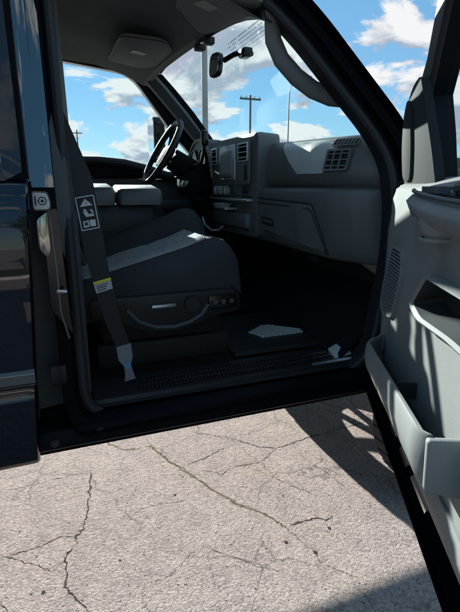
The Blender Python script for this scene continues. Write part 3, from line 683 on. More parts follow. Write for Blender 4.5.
# ------------------------------------------------------------------ seats
def seat(y0, y1, x1, name, bol=.098, zt=0.0):
    n = MB(); NX, NY = 26, 26; w = y1-y0
    def prof(x):
        z = .962+.262*(min(x, .60)-.25)
        if x > .60: z += .008*math.sin((x-.60)/(x1-.60)*math.pi)
        if x > .665: z -= .055*((x-.665)/(x1-.665))**2.2
        return z+zt
    def top(x, y):
        v = (y-y0)/w; e = abs(v*2-1)
        b = (bol if v > .5 else .004)*math.exp(-((e-.80)/.20)**2)*min(1, .55+.9*max(0, x-.16))
        edge = -.05*max(0, (e-.86)/.14)**2-(.014*max(0, (e-.80)/.2) if v < .5 else 0)
        b2 = .012*math.exp(-((x-.62)/.05)**2)*(1-e**4)
        return prof(x)+b+edge+b2
    gr_ = [[Vector((.16+(x1-.16)*i/NX, y0+w*j/NY, top(.16+(x1-.16)*i/NX, y0+w*j/NY))) for j in range(NY+1)] for i in range(NX+1)]
    rim = [gr_[i][0] for i in range(NX+1)]+[gr_[NX][j] for j in range(1, NY+1)]+[gr_[i][NY] for i in range(NX-1, -1, -1)]+[gr_[0][j] for j in range(NY-1, 0, -1)]
    c = Vector(((.16+x1)/2, (y0+y1)/2, 0))
    def low(p, z, k): 
        d = Vector((p.x-c.x, p.y-c.y, 0)); return Vector((c.x+d.x*k, c.y+d.y*k, z))
    b = n.bm; vg = [[b.verts.new(p) for p in r] for r in gr_]
    for i in range(NX):
        for j in range(NY): b.faces.new((vg[i][j], vg[i+1][j], vg[i+1][j+1], vg[i][j+1]))
    rv = [vg[i][0] for i in range(NX+1)]+[vg[NX][j] for j in range(1, NY+1)]+[vg[i][NY] for i in range(NX-1, -1, -1)]+[vg[0][j] for j in range(NY-1, 0, -1)]
    prev = rv
    for dz, k in ((.03, 1.012), (.08, 1.015), (.0, 1.0)):
        if dz: cur = [b.verts.new(low(v.co, v.co.z-dz, k)) for v in rv]
        else: cur = [b.verts.new(low(v.co, .872+zt, 1.0)) for v in rv]
        m_ = len(rv)
        for j in range(m_): b.faces.new((prev[j], prev[(j+1) % m_], cur[(j+1) % m_], cur[j]))
        prev = cur
    b.faces.new(prev)
    s = n.build(name, M['fabric'], truck, smooth=60)
    # insert
    k_ = MB(); rows = []
    xi0, xi1 = .17, .615
    for i in range(15):
        x = xi0+(xi1-xi0)*i/14
        seam = .005*(math.exp(-((i-4)/.5)**2)+math.exp(-((i-9)/.5)**2))
        rows.append([Vector((x, y0+w*(.10+.62*j/12), top(x, y0+w*(.10+.62*j/12))+.009-max(seam, .005*math.exp(-((j-6)/.5)**2))-(.008 if j in (0, 12) else 0))) for j in range(13)])
    k_.loft(rows, False, False); T('seat_insert', k_, M['insert'], s, smooth=60)
    k_ = MB(); k_.tube([Vector((x, y0+w*.095, top(x, y0+w*.095)+.002)) for x in [.18+.43*q/14 for q in range(15)]]+[Vector((.62, y0+w*(.10+.62*q/12), top(.62, y0+w*(.10+.62*q/12))+.002)) for q in range(1, 13)], .0032, 6); T('seat_piping', k_, M['insert'], s)
    # back rest, leaning to the rear
    k_ = MB(); rows = []
    for i in range(12):
        u = i/11; z = 1.0+zt+.62*u; x = .13-.16*u
        hw = w*.5*(1-.18*u**2)*(1 if u < .93 else .9); th = .11*(1-.35*u)
        rows.append([(x+th*.5*max(-1, min(1, math.cos(a)*1.25))+.02*abs(math.sin(a))**3*(1 if math.cos(a) > 0 else 0), (y0+y1)/2+hw*max(-1, min(1, math.sin(a)*1.15)), z) for a in [2*math.pi*q/24 for q in range(24)]])
    k_.loft(rows); T('backrest', k_, M['fabric'], s, smooth=50)
    k_ = MB(); k_.box((-.10, (y0+y1)/2-.13, 1.66+zt), (-.0, (y0+y1)/2+.13, 1.80+zt), .04, 4); k_.tube([(-.04, (y0+y1)/2-.06, 1.58), (-.05, (y0+y1)/2-.06, 1.68)], .007); k_.tube([(-.04, (y0+y1)/2+.06, 1.58), (-.05, (y0+y1)/2+.06, 1.68)], .007); T('headrest', k_, M['fabric'], s)
    return s, top
s1, top1 = seat(.37, .86, .735, 'front_seat')
seat(1.10, 1.58, .74, 'front_seat')
# side valance with lever, dial and switches
g = MB(); g.prism([(x, .345, z) for x, z in round_poly([(.18, .885), (.70, .885), (.728, .86), (.728, .80), (.64, .79), (.56, .765), (.48, .745), (.38, .75), (.28, .79), (.18, .82)], .02)], (0, .03, 0), .008); va = T('seat_valance', g, M['black'], s1)
g = MB(); g.tube([(x, .343, z) for x, z in ((.30, .84), (.34, .795), (.40, .768), (.47, .762), (.53, .775), (.575, .80), (.60, .835))], .008, 8); T('valance_rim', g, M['trim_dark'], s1)
g = MB(); g.box((.385, .325, .838), (.475, .345, .854), .006); T('recline_lever', g, M['steel'], s1)
g = MB(); g.disc((.535, .345, .845), (0, -1, 0), .028, .02, 20); T('lumbar_dial', g, M['black'], s1)
g = MB(); g.box((.60, .336, .815), (.715, .346, .868), .006); sp_ = T('seat_switch_plate', g, M['gloss_black'], s1)
g = MB()
for k in range(3): g.disc((.625+k*.032, .337, .842), (0, -1, 0), .009, .004, 12)
T('seat_switch', g, M['trim_dark'], s1)
g = MB(); g.box((.22, .42, .70), (.68, .82, .875), .01); g.box((.20, .40, .613), (.70, .43, .70), .005); g.box((.20, .79, .613), (.70, .82, .70), .005); T('seat_base', g, M['chassis'], s1)
g = MB(); g.box((.22, 1.14, .613), (.68, 1.54, .875), .01); T('seat_base', g, M['chassis'])
# folded centre console seat
g = MB(); g.box((.10, .90, .82), (.62, 1.06, 1.06), .03, 3); cs = T('centre_seat', g, M['fabric'])
for nm, x0, x1, dz in (('console_bin', .10, .364, .006), ('console_lid', .372, .575, 0)):
    g = MB(); rr = []
    for x, k in ((x0, .018), (x0+.006, .006), (x0+.018, 0), (x1-.018, 0), (x1-.006, .006), (x1, .018)):
        rr.append([(x, .888+k, 1.175+k), (x, .885+k, 1.225-k), (x, .895+k, 1.240+dz-k), (x, .915, 1.2465+dz-k), (x, 1.06, 1.262+dz-k), (x, 1.075-k, 1.255-k), (x, 1.08-k, 1.175+k)])
    g.loft(rr); T(nm, g, M['dash'], cs, smooth=40)
g = MB(); g.box((.12, .93, .90), (.54, 1.04, 1.18), .02); T('console_hinge', g, M['black'], cs)
g = MB(); g.box((.15, .90, .612), (.60, 1.06, .83), .01); T('centre_seat_base', g, M['chassis'], cs)

# ------------------------------------------------------------------ dashboard
def lerp_tab(tab, y):
    for (a, va), (b, vb) in zip(tab, tab[1:]):
        if y <= b:
            u = (y-a)/(b-a); u = u*u*(3-2*u); return va+(vb-va)*max(0, u)
    return tab[-1][1]
xs_tab = [(.18, .12), (.24, .05), (.34, -.012), (.50, -.045), (.70, -.07), (.82, -.10), (1.75, -.06)]
zt_tab = [(.18, -.01), (.3, .0), (.72, .006), (.98, .010), (1.18, .045), (1.30, .046), (1.75, .03)]
PROF = [(1.42, 1.405), (1.30, 1.434), (1.22, 1.446), (1.185, 1.441), (1.160, 1.426), (1.143, 1.402), (1.126, 1.355), (1.118, 1.31), (1.128, 1.272), (1.150, 1.256), (1.135, 1.250), (1.085, 1.246), (1.066, 1.238), (1.062, 1.222),
        (1.074, 1.16), (1.092, 1.09), (1.112, 1.01), (1.125, .975), (1.14, .962), (1.20, .955), (1.34, .95)]
def dash_pt(k, y):
    x, z = PROF[k]; dx = lerp_tab(xs_tab, y); dz = lerp_tab(zt_tab, y)
    zz = z+dz*max(0, min(1, (z-1.25)/.15))
    low = .02*max(0, min(1, (y-.2)/.7))*max(0, min(1, (1.05-z)/.1)) + .05*max(0, min(1, (y-.2)/.7))*max(0, min(1, (1.0-z)/.05))
    return Vector((x+dx*(1 if x < 1.25 else .3), y, zz+low*.8))
ys = [.18, .20, .22, .25, .29, .34, .42, .5, .6, .68, .73, .78, .82, .86, .9, 1.0, 1.2, 1.3, 1.5, 1.70, 1.77]
g = MB(); g.loft([[dash_pt(k, y) for y in ys] for k in range(len(PROF))], False, False)
endp = [dash_pt(k, .18) for k in range(len(PROF))]+[Vector((1.34, .18, 1.2))]
g.poly(endp)
dash = T('dashboard', g, M['dash'], smooth=50)
def dash_face(y, z, lift):
    # point on the rear face of the dash at (y, z)
    P = [dash_pt(k, y) for k in range(len(PROF))]
    best = None
    for a, b in zip(P[3:], P[4:]):
        lo, hi = min(a.z, b.z), max(a.z, b.z)
        if lo-1e-6 <= z <= hi+1e-6 and hi-lo > 1e-5 and best is None:
            u = (z-a.z)/(b.z-a.z); best = a.lerp(b, u)
    if best is None: best = Vector((1.13, y, z))
    return best+Vector((-lift, 0, 0))
def face_panel(name, outline, lift, m, parent, th=.006, n=10):
    # thin plate following the dash face: outline as quad (y0,zb,y1,zt corner list: LL, LR, UR, UL)
    LL, LR, UR, UL = [Vector(p) for p in outline]; g = MB(); rows = []
    for i in range(n+1):
        v = i/n; a = LL.lerp(UL, v); b = LR.lerp(UR, v)
        rows.append([dash_face(a.lerp(b, j/n).x, a.lerp(b, j/n).y, lift) for j in range(n+1)])
    g.loft(rows, False, False)
    bmv = g.bm
    geo = bmesh.ops.extrude_face_region(bmv, geom=bmv.faces[:])
    for v in [e for e in geo['geom'] if isinstance(e, bmesh.types.BMVert)]: v.co.x += th+lift
    return T(name, g, m, parent, smooth=40)
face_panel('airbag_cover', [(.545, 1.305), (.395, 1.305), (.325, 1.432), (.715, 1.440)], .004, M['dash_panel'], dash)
# passenger vents
def vent_at(name, yc, zc, w, h, fn, m, parent, slats=3, cols=2, frame=.007):
    g = MB(); o = fn(yc, zc); u = (fn(yc-.02, zc)-fn(yc+.02, zc)).normalized(); v = (fn(yc, zc+.015)-fn(yc, zc-.015)).normalized(); n = u.cross(v)
    if n.x > 0: n = -n
    P = lambda a, b, l: o+u*a+v*b+n*l
    outer = round_poly([(-w/2, -h/2), (w/2, -h/2), (w/2, h/2), (-w/2, h/2)], .008, 4); inner = round_poly([(-w/2+frame, -h/2+frame), (w/2-frame, -h/2+frame), (w/2-frame, h/2-frame), (-w/2+frame, h/2-frame)], .005, 4)
    g.loft([[P(a, b, -.01) for a, b in outer], [P(a, b, .006) for a, b in outer], [P(a, b, .006) for a, b in inner], [P(a, b, -.004) for a, b in inner]], True, False)
    vo = T(name, g, m, parent)
    g = MB(); g.poly([P(a, b, -.002) for a, b in inner]); T('vent_cavity', g, M['dots'], parent, smooth=0)
    g = MB()
    for k in range(slats):
        b = -h/2+frame+(h-2*frame)*(k+.5)/slats
        g.prism([P(-w/2+frame, b-.002, .004), P(w/2-frame, b-.002, .004), P(w/2-frame, b+.004, -.001), P(-w/2+frame, b+.004, -.001)], n*.0025)
    for k in range(1, cols):
        a = -w/2+frame+(w-2*frame)*k/cols; g.prism([P(a-.003, -h/2+frame, .004), P(a+.003, -h/2+frame, .004), P(a+.003, h/2-frame, .004), P(a-.003, h/2-frame, .004)], n*.003)
    T('vent_slat', g, m, parent)
pf = lambda y, z: dash_face(y, z, .004)
vent_at('air_vent', .325, 1.352, .105, .082, pf, M['dash_low'], dash, 3, 3)
vent_at('defrost_vent', .315, 1.415, .10, .032, pf, M['dash_low'], dash, 1, 7, .004)
# seam lines: shelf and glove box
gb = face_panel('glovebox', [(.84, 1.075), (.345, 1.0), (.385, 1.185), (.86, 1.205)], .006, M['dash_low'], dash, n=14)
g = MB(); g.tube([dash_face(y, z, .006) for y, z in round_poly([(.86, 1.21), (.38, 1.19), (.335, .995), (.345, .992), (.39, 1.17), (.858, 1.19)], .02, 4)], .003, 6, closed=True); T('glovebox_seam', g, M['recess'], dash)
g = MB(); o = dash_face(.70, 1.10, .008)
g.prism([dash_face(y, z, .0085) for y, z in round_poly([(.745, 1.085), (.655, 1.08), (.655, 1.115), (.745, 1.12)], .012, 4)], (.008, 0, 0)); T('glovebox_latch', g, M['recess'], dash)
g = MB(); g.prism([dash_face(y, z, .011) for y, z in round_poly([(.735, 1.098), (.665, 1.093), (.665, 1.108), (.735, 1.113)], .006, 4)], (.006, 0, 0)); T('glovebox_handle', g, M['dash_low'], dash)
g = MB()
for y, z in ((.70, .975), (.52, .962)):
    g = MB(); g.box((1.15, y, z-.035), (1.19, y+.05, z), .006); T('dash_bracket', g, M['chassis'], dash)
# centre stack: bezel, vents, screen, knobs
SX = .955
g = MB(); rings = []
for x, gy, gz in ((1.12, -.10, .012), (.99, -.01, .008), (.965, -.006, .004), (SX, -.018, -.008)):
    rings.append([(x+.10*max(0, (1.24-z))*.8 + (.012 if z > 1.44 else 0), y, z) for y, z in round_poly([(.735-gy, 1.02-gz*.2), (1.31+gy, 1.02-gz*.2), (1.31+gy, 1.485+gz), (.735-gy, 1.485+gz)], .035, 5)])
g.loft(rings); stack = T('centre_stack', g, M['dash'], smooth=40)
sf = lambda y, z: Vector((SX-.001+.10*max(0, (1.24-z))*.8, y, z))
g = MB(); g.prism([sf(y, z)+Vector((-.004, 0, 0)) for y, z in round_poly([(.775, 1.262), (1.285, 1.262), (1.285, 1.462), (.775, 1.462)], .025, 5)], (.006, 0, 0), .002); T('stack_bezel', g, M['dash_low'], stack)
sf2 = lambda y, z: sf(y, z)+Vector((-.006, 0, 0))
vent_at('air_vent', 1.235, 1.408, .09, .085, sf2, M['bezel'], stack, 3, 1)
vent_at('air_vent', .845, 1.408, .12, .085, sf2, M['bezel'], stack, 3, 1)
g = MB(); g.box((SX-.014, .935, 1.285), (SX-.004, 1.15, 1.452), .005); T('stereo_bezel', g, M['bezel'], stack)
g = MB(); g.box((SX-.017, .965, 1.315), (SX-.0135, 1.125, 1.425), .0015, 1); T('stereo_screen', g, M['screen'], stack)
g = MB()
for k in range(5): g.box((SX-.016, .975+k*.03, 1.294), (SX-.0135, .993+k*.03, 1.302), .001, 1)
T('stereo_button', g, M['recess'], stack)
g = MB()
for k in range(3):
    g = MB(); g.disc((SX-.003, 1.195-k*.075, 1.235), (-1, 0, 0), .024, .018, 18); g.box((SX-.026, 1.192-k*.075, 1.22), (SX-.019, 1.198-k*.075, 1.255), .001, 1); T('climate_knob', g, M['bezel'], stack)
g = MB(); g.box((SX-.006, .80, 1.225), (SX+.0, .86, 1.26), .004); g.box((SX-.006, .80, 1.28), (SX-.002, .835, 1.35), .004); T('switch_block', g, M['recess'], stack)
g = MB(); g.box((SX-.02, .765, 1.186), (SX+.012, 1.295, 1.198), .004); T('stack_trim_strip', g, M['bezel'], stack)
g = MB(); g.lathe([(.001, 0), (.040, 0), (.052, .022), (.048, .022), (.036, .006), (.001, .004)], (SX-.045, 1.02, 1.15), 'z', 24); g.box((SX-.05, .97, 1.14), (SX+.03, 1.07, 1.152), .003); T('cup_holder', g, M['bezel'], stack)
g = MB(); g.box((SX-.012, .80, 1.06), (SX+.03, 1.25, 1.13), .01); T('ashtray', g, M['dash_low'], stack)
# instrument hood, steering column, wheel
g = MB(); rings = []
for x, s in ((.945, 1.0), (.965, 1.04), (1.05, 1.03), (1.2, .9)):
    rings.append([(x, 1.50+.235*s*math.cos(R(a)), 1.30+.215*s*max(-.6, math.sin(R(a)))) for a in range(0, 360, 15)])
g.loft(rings); hood_ = T('instrument_hood', g, M['black'], smooth=45)
g = MB(); g.tube([(.942, 1.50+.235*math.cos(R(a)), 1.30+.215*math.sin(R(a))) for a in range(0, 181, 10)], .009, 8); T('hood_rim', g, M['dash_low'], hood_)
for k, (y, r) in enumerate(((1.58, .062), (1.42, .062))):
    g = MB(); g.tube([(.937, y+r*math.cos(R(a)), 1.40+r*math.sin(R(a))) for a in range(0, 360, 15)], .004, 6, closed=True); g.disc((.941, y, 1.40), (-1, 0, 0), r*.96, .002, 24); T('gauge', g, M['gloss_black'], hood_)
SC = Vector((.705, 1.42, 1.435)); ax = Vector((-.86, .0, .51)).normalized()
uu = Vector((0, 1, 0)); vv = ax.cross(uu).normalized()
g = MB(); g.tube([SC+uu*math.cos(2*math.pi*k/36)*.188+vv*math.sin(2*math.pi*k/36)*.188 for k in range(36)], .0165, 10, closed=True); sw = T('steering_wheel', g, M['black'], smooth=60)
g = MB(); c0 = SC-ax*.045
g.prism([c0+uu*a+vv*b for a, b in round_poly([(-.085, -.05), (.085, -.05), (.10, .03), (.06, .075), (-.06, .075), (-.10, .03)], .03)], ax*.04, .012); T('horn_pad', g, M['pad'], sw)
g = MB()
for a in (12, 168, 235, 305):
    d_ = uu*math.cos(R(a))+vv*math.sin(R(a))*(-1 if False else 1); g.tube([c0+d_*.07+ax*.01, c0+d_*.13+ax*.02, SC+d_*.183], [.018, .014, .012], 8)
T('wheel_spoke', g, M['pad'], sw)
g = MB(); g.tube([SC-ax*.06, SC-ax*.30], [.06, .075], 16); g.box((.80, 1.34, 1.20), (.98, 1.50, 1.34), .03, 3); T('steering_column', g, M['pad'])
g = MB(); g.tube([(.80, 1.36, 1.33), (.85, 1.28, 1.36), (.865, 1.22, 1.37)], .009); g.tube([(.865, 1.22, 1.365), (.87, 1.19, 1.42), (.87, 1.175, 1.47)], .008); g.box((.852, 1.15, 1.455), (.888, 1.19, 1.535), .014, 3); T('gear_lever', g, M['gloss_black'])
g = MB(); g.tube([(.76, 1.36, 1.30), (.77, 1.26, 1.30), (.775, 1.20, 1.29)], .008); T('stalk', g, M['pad'])
g = MB(); g.box((.98, 1.15, 1.0), (1.10, 1.75, 1.24), .03, 3); T('knee_panel', g, M['black'])
g = MB(); g.tube([(.83, 1.10, 1.10), (.84, 1.09, 1.06), (.86, 1.04, 1.035), (.88, .99, 1.04), (.89, .965, 1.06)], .006, 8); T('hanging_cable', g, M['bezel'])
g = MB(); g.prism([(.80, 1.36+.05*math.cos(R(a)), 1.265+.022*math.sin(R(a))) for a in range(0, 360, 20)], (.02, 0, .01), .004); T('ignition_cover', g, M['bezel'])

# ------------------------------------------------------------------ OPEN PASSENGER DOOR
HX, HY = 1.18, 0.0
DV = Vector((-.488, -.873, 0)); NV = Vector((-.873, .488, 0))
def D(d, o, z): return Vector((HX, HY, 0))+DV*d+NV*o+Vector((0, 0, z))
DL = 1.13
# shell: section (o, z) swept along d
sec = [(-.058, .515), (-.068, .62), (-.07, .85), (-.066, 1.1), (-.055, 1.235), (-.03, 1.27), (.035, 1.275), (.052, 1.25), (.055, .60), (.045, .52), (-.02, .505)]
g = MB(); rings = []
for d, k in ((-.02, .82), (-.005, .97), (.02, 1), (DL-.03, 1), (DL-.006, .98), (DL, .9)):
    rings.append([D(d, -.01+(o+.01)*k, z if z > .7 else .56+(z-.56)*k) for o, z in sec])
g.loft(rings); pdoor = T('passenger_door', g, M['paint'], label='open front passenger door with pale grey inner trim')
# bright folded hem along the bottom edge
g = MB(); g.loft([[D(d, .050, .645), D(d, .074, .640), D(d, .080, .625), D(d, .080, .545), D(d, .070, .530), D(d, .040, .524)] for d in (-.015, .2, .6, DL-.01)]); T('bottom_strip', g, M['strip'], pdoor)
g = MB(); g.tube([D(d, .078, .527) for d in (.0, .3, .6, .9, DL-.02)], .009, 8); T('bottom_seal', g, M['strip'], pdoor)
# trim panel: grid surface, o as function of (d, z)
def sm(a, b, v):
    u = max(0, min(1, (v-a)/(b-a))); return u*u*(3-2*u)
def panel_o(d, z):
    o = .060+.030*sm(.03, .20, d)
    o += .018*sm(1.10, 1.20, z)*sm(.42, .62, d)
    o -= .012*(1-sm(.60, .66, z))
    return o
def front_edge(z):
    return .015+.22*sm(1.12, 1.26, z) - .02*sm(.7, .9, z)
BIN = round_poly([(.585, 1.005), (.672, 1.088), (1.04, 1.098), (1.05, 1.015), (.84, 1.008), (.655, .990)], [.018, .022, .03, .03, .03, .025], 5)
def inside(p, lp):
    c = False
    for (x0, y0), (x1, y1) in zip(lp, lp[1:]+lp[:1]):
        if (y0 > p[1]) != (y1 > p[1]) and p[0] < (x1-x0)*(p[1]-y0)/(y1-y0)+x0: c = not c
    return c
g = MB(); rows = []; dz_ = []
zs = [.634, .637, .645, .66, .68, .72, .76, .80, .84, .88, .91, .93]+[.94+.008*k for k in range(24)]+[1.14, 1.17, 1.20, 1.225, 1.24, 1.25]
NDp = 120
for z in zs:
    fe = front_edge(z); row = []
    for j in range(NDp+1):
        d = fe+(DL-.03-fe)*j/NDp; o = panel_o(d, z)
        if j == 0 or z == zs[0]: o = .053
        elif j == 1 or z == zs[1]: o = min(o, .053+.7*(o-.053))
        row.append(D(d, o, z))
    rows.append(row)
    dz_.append([(fe+(DL-.03-fe)*j/NDp, z) for j in range(NDp+1)])
# top ledge
rows.append([D(front_edge(1.25)+(DL-.03-front_edge(1.25))*j/NDp, panel_o(front_edge(1.25)+(DL-.03-front_edge(1.25))*j/NDp, 1.25)-.012, 1.259) for j in range(NDp+1)])
rows.append([D(front_edge(1.25)+(DL-.03-front_edge(1.25))*j/NDp, .03, 1.278) for j in range(NDp+1)])
HOLE = [(.82+(d-.82)*.985, 1.046+(z-1.046)*.95) for d, z in BIN]
vv_ = [[g.bm.verts.new(p) for p in r] for r in rows]
for i in range(len(rows)-1):
    for j in range(NDp):
        if i < len(dz_)-1 and inside(((dz_[i][j][0]+dz_[i+1][j+1][0])/2, (dz_[i][j][1]+dz_[i+1][j+1][1])/2), HOLE): continue
        g.bm.faces.new((vv_[i][j], vv_[i][j+1], vv_[i+1][j+1], vv_[i+1][j]))
tp = T('trim_panel', g, M['trim'], pdoor, smooth=50)
# arm rest with rolled front lip
g = MB(); rings = []
for d, o, zt, zb in ((.425, .084, 1.236, 1.230), (.44, .094, 1.239, 1.224), (.455, .104, 1.2425, 1.219), (.475, .112, 1.244, 1.214), (.53, .130, 1.245, 1.207), (.60, .142, 1.242, 1.200), (.70, .150, 1.237, 1.193), (.82, .154, 1.233, 1.187), (.96, .152, 1.230, 1.185), (1.06, .135, 1.227, 1.187), (1.09, .105, 1.222, 1.197)):
    cz = (zt+zb)/2; hh = (zt-zb)/2
    rings.append([D(d, .06, zt+.004), D(d, o-.035, zt+.003), D(d, o-.012, zt-.004), D(d, o-.001, zt-.016), D(d, o, cz+.002), D(d, o-.004, zb+.012), D(d, o-.016, zb), D(d, o-.045, zb-.004), D(d, .06, zb-.004)])
g.loft(rings); T('armrest', g, M['trim'], pdoor, smooth=50)
g = MB(); g.tube([D(d, o, z) for d, o, z in ((.50, .108, 1.2495), (.54, .118, 1.249), (.60, .128, 1.2465), (.70, .136, 1.242), (.82, .140, 1.238), (.96, .138, 1.235))], .0045, 8); T('armrest_piping', g, M['trim_dark'], pdoor)
g = MB(); g.loft([[D(d, .072, 1.243), D(d, w, 1.243-.002), D(d, w, 1.250-.008*sm(.5, .9, d)), D(d, .072, 1.252)] for d, w in ((.56, .095), (.60, .110), (.66, .120), (.90, .126), (1.0, .115))]); swp = T('switch_panel', g, M['gloss_black'], pdoor)
g = MB()
for d, o in ((.635, .105), (.675, .105), (.735, .11)): g.loft([[D(d+a, o+b, 1.246+h) for a, b in ((-.012, -.018), (.012, -.018), (.012, .018), (-.012, .018))] for h in (0, .012)])
g.tube([D(.78, .105, 1.256), D(.86, .11, 1.262), D(.92, .11, 1.256)], .010, 8); T('window_switch', g, M['trim_dark'], pdoor)
# door pull cup hanging below the arm rest
g = MB(); rings = []
for k, (z, s) in enumerate(((1.205, 1.0), (1.19, .98), (1.175, .88), (1.162, .6), (1.156, .2))):
    rings.append([D(.72+.055*s*math.cos(R(a)), .10+.046*s*max(0, math.sin(R(a))), z) for a in range(0, 181, 15)]+[D(.72-.055*s, .085, z), D(.72+.055*s, .085, z)])
g.loft(rings); T('pull_cup', g, M['trim'], pdoor, smooth=50)
g = MB(); g.tube([D(.72+.048*math.cos(R(a)), .10+.040*math.sin(R(a)), 1.168-.004*math.sin(R(a))) for a in range(0, 181, 10)], .0035, 6); T('pull_cup_rim', g, M['trim'], pdoor)
g = MB(); g.tube([D(d, o, z) for d, o, z in ((.475, .100, 1.2135), (.53, .118, 1.2065), (.60, .131, 1.1995), (.68, .137, 1.194))], .0025, 6); T('armrest_seam', g, M['trim'], pdoor)
# storage bin with a raised lip
ol = BIN; inn = [(.82+(d-.82)*.955+.006, 1.046+(z-1.046)*.86+.004) for d, z in ol]; dp = [(.82+(d-.82)*.90+.012, 1.046+(z-1.046)*.74+.008) for d, z in ol]
g = MB(); g.loft([[D(d, panel_o(d, z)-.004, z) for d, z in [(.82+(c[0]-.82)*1.05, 1.046+(c[1]-1.046)*1.12) for c in ol]], [D(d, panel_o(d, z)+.012, z) for d, z in [(.82+(c[0]-.82)*1.03, 1.046+(c[1]-1.046)*1.07) for c in ol]], [D(d, .116, z) for d, z in ol], [D(d, .119, z) for d, z in [(a[0]*.5+b[0]*.5, a[1]*.5+b[1]*.5) for a, b in zip(ol, inn)]], [D(d, .112, z) for d, z in inn]], True, False); T('storage_bin', g, M['trim'], pdoor, smooth=60)
g = MB(); g.loft([[D(d, .112, z) for d, z in inn], [D(d, .085, z+.002) for d, z in [(a[0]*.5+b[0]*.5, a[1]*.5+b[1]*.5) for a, b in zip(dp, inn)]], [D(d, .0575, z+.006) for d, z in dp]], True, False); g.poly([D(d, .0575, z+.006) for d, z in dp]); T('bin_liner', g, M['recess'], pdoor, smooth=40)  # liner darker than the trim: shade of the deep bin put into its colour
# speaker grille: slanted rounded plate with slots
so = round_poly([(.275, 1.100), (.405, 1.105), (.415, 1.03), (.345, .905), (.215, .885), (.165, .91), (.18, .95)], [.035, .035, .04, .04, .03, .03, .04], 5)
def SP(d, z, l): return D(d, panel_o(d, z)+l, z)
g = MB(); g.loft([[SP(d, z, .0) for d, z in so], [SP(d, z, .009) for d, z in so], [SP(.30+(d-.30)*.9, 1.0+(z-1.0)*.93, .010) for d, z in so], [SP(.30+(d-.30)*.9, 1.0+(z-1.0)*.93, .004) for d, z in so]], True, False)
spk = T('speaker_grille', g, M['trim'], pdoor, smooth=40)
g = MB(); g.poly([SP(.30+(d-.30)*.92, 1.0+(z-1.0)*.94, .0045) for d, z in so]); T('speaker_cone', g, M['dots'], pdoor, smooth=0)
g = MB()
inner_so = [(.30+(d-.30)*.93, 1.0+(z-1.0)*.95) for d, z in so]
def span(zq):
    xs = []
    for (a, za), (b, zb) in zip(inner_so, inner_so[1:]+inner_so[:1]):
        if (za-zq)*(zb-zq) < 0: xs.append(a+(b-a)*(zq-za)/(zb-za))
    return (min(xs), max(xs)) if len(xs) >= 2 else None
for k in range(22):
    zq = .898+k*.0094; sp2 = span(zq)
    if sp2 and sp2[1]-sp2[0] > .02:
        a, b = sp2; g.loft([[SP(d, zq-.0018, .006), SP(d, zq-.0018, .0095), SP(d, zq+.0018, .0095), SP(d, zq+.0018, .006)] for d in [a+(b-a)*j/6 for j in range(7)]])
T('grille_slat', g, M['trim'], pdoor)
# map pocket: front wall, end wall, rim, floor
PD0, PD1, PO = .235, .905, .158
def pz_top(d): return .826+.044*(d-.235)/.67
def pz_bot(d): return .742+.03*(d-.235)/.67
def pk_o(d): return PO-.052*(1-sm(PD0, PD0+.10, d))
dl = [PD0, .25, .27, .30, .34, .45, .6, .75, .85, PD1-.02, PD1-.004]
g = MB(); rings = []
for d in dl:
    o = pk_o(d)-(.010 if d > PD1-.01 else 0); zt, zb = pz_top(d), pz_bot(d)
    rings.append([D(d, o-.012, zt-.03), D(d, o-.013, zt-.005), D(d, o-.009, zt), D(d, o-.003, zt), D(d, o, zt-.006), D(d, o+.002, (zt+zb)/2), D(d, o-.004, zb+.014), D(d, o-.018, zb), D(d, .082, zb-.008), D(d, .082, zb+.008), D(d, o-.022, zb+.012), D(d, o-.014, zb+.03)])
g.loft(rings)
g.prism([D(PD1-.004, .075, pz_bot(PD1)-.008), D(PD1-.004, PO-.012, pz_bot(PD1)), D(PD1-.004, PO-.008, pz_top(PD1)-.003), D(PD1-.004, .075, pz_top(PD1)-.001)], DV*.02, .006)
T('map_pocket', g, M['trim'], pdoor, smooth=50)
g = MB(); g.prism([D(.62, .09, .80), D(.62, .148, .80), D(.62, .148, .838), D(.62, .09, .838)], DV*.004); T('pocket_divider', g, M['recess'], pdoor)
g = MB(); g.poly([D(PD0+.03, .080, pz_bot(.25)+.016), D(PD1-.01, .093, pz_bot(.9)+.016), D(PD1-.01, PO-.02, pz_bot(.9)+.016), D(PD0+.03, PO-.05, pz_bot(.25)+.016)]); T('pocket_floor', g, M['recess'], pdoor, smooth=0)
# lower ribbed extension of the trim
g = MB(); rings = []
for d in (.10, .30, .5, .7, .9, 1.05):
    rings.append([D(d, .072, .72), D(d, .096, .715), D(d, .104, .69), D(d, .098, .66), D(d, .072, .65)])
g.loft(rings); T('lower_trim', g, M['trim'], pdoor, smooth=50)
for a, b in ((.40, .47), (.52, .60), (.64, .76)):  # bright metal rods added as sun glints along the black strip
    g = MB(); g.tube([D(a, .080, .612), D(b, .080, .612)], .008, 8); T('strip_glint', g, M['chrome'], pdoor)
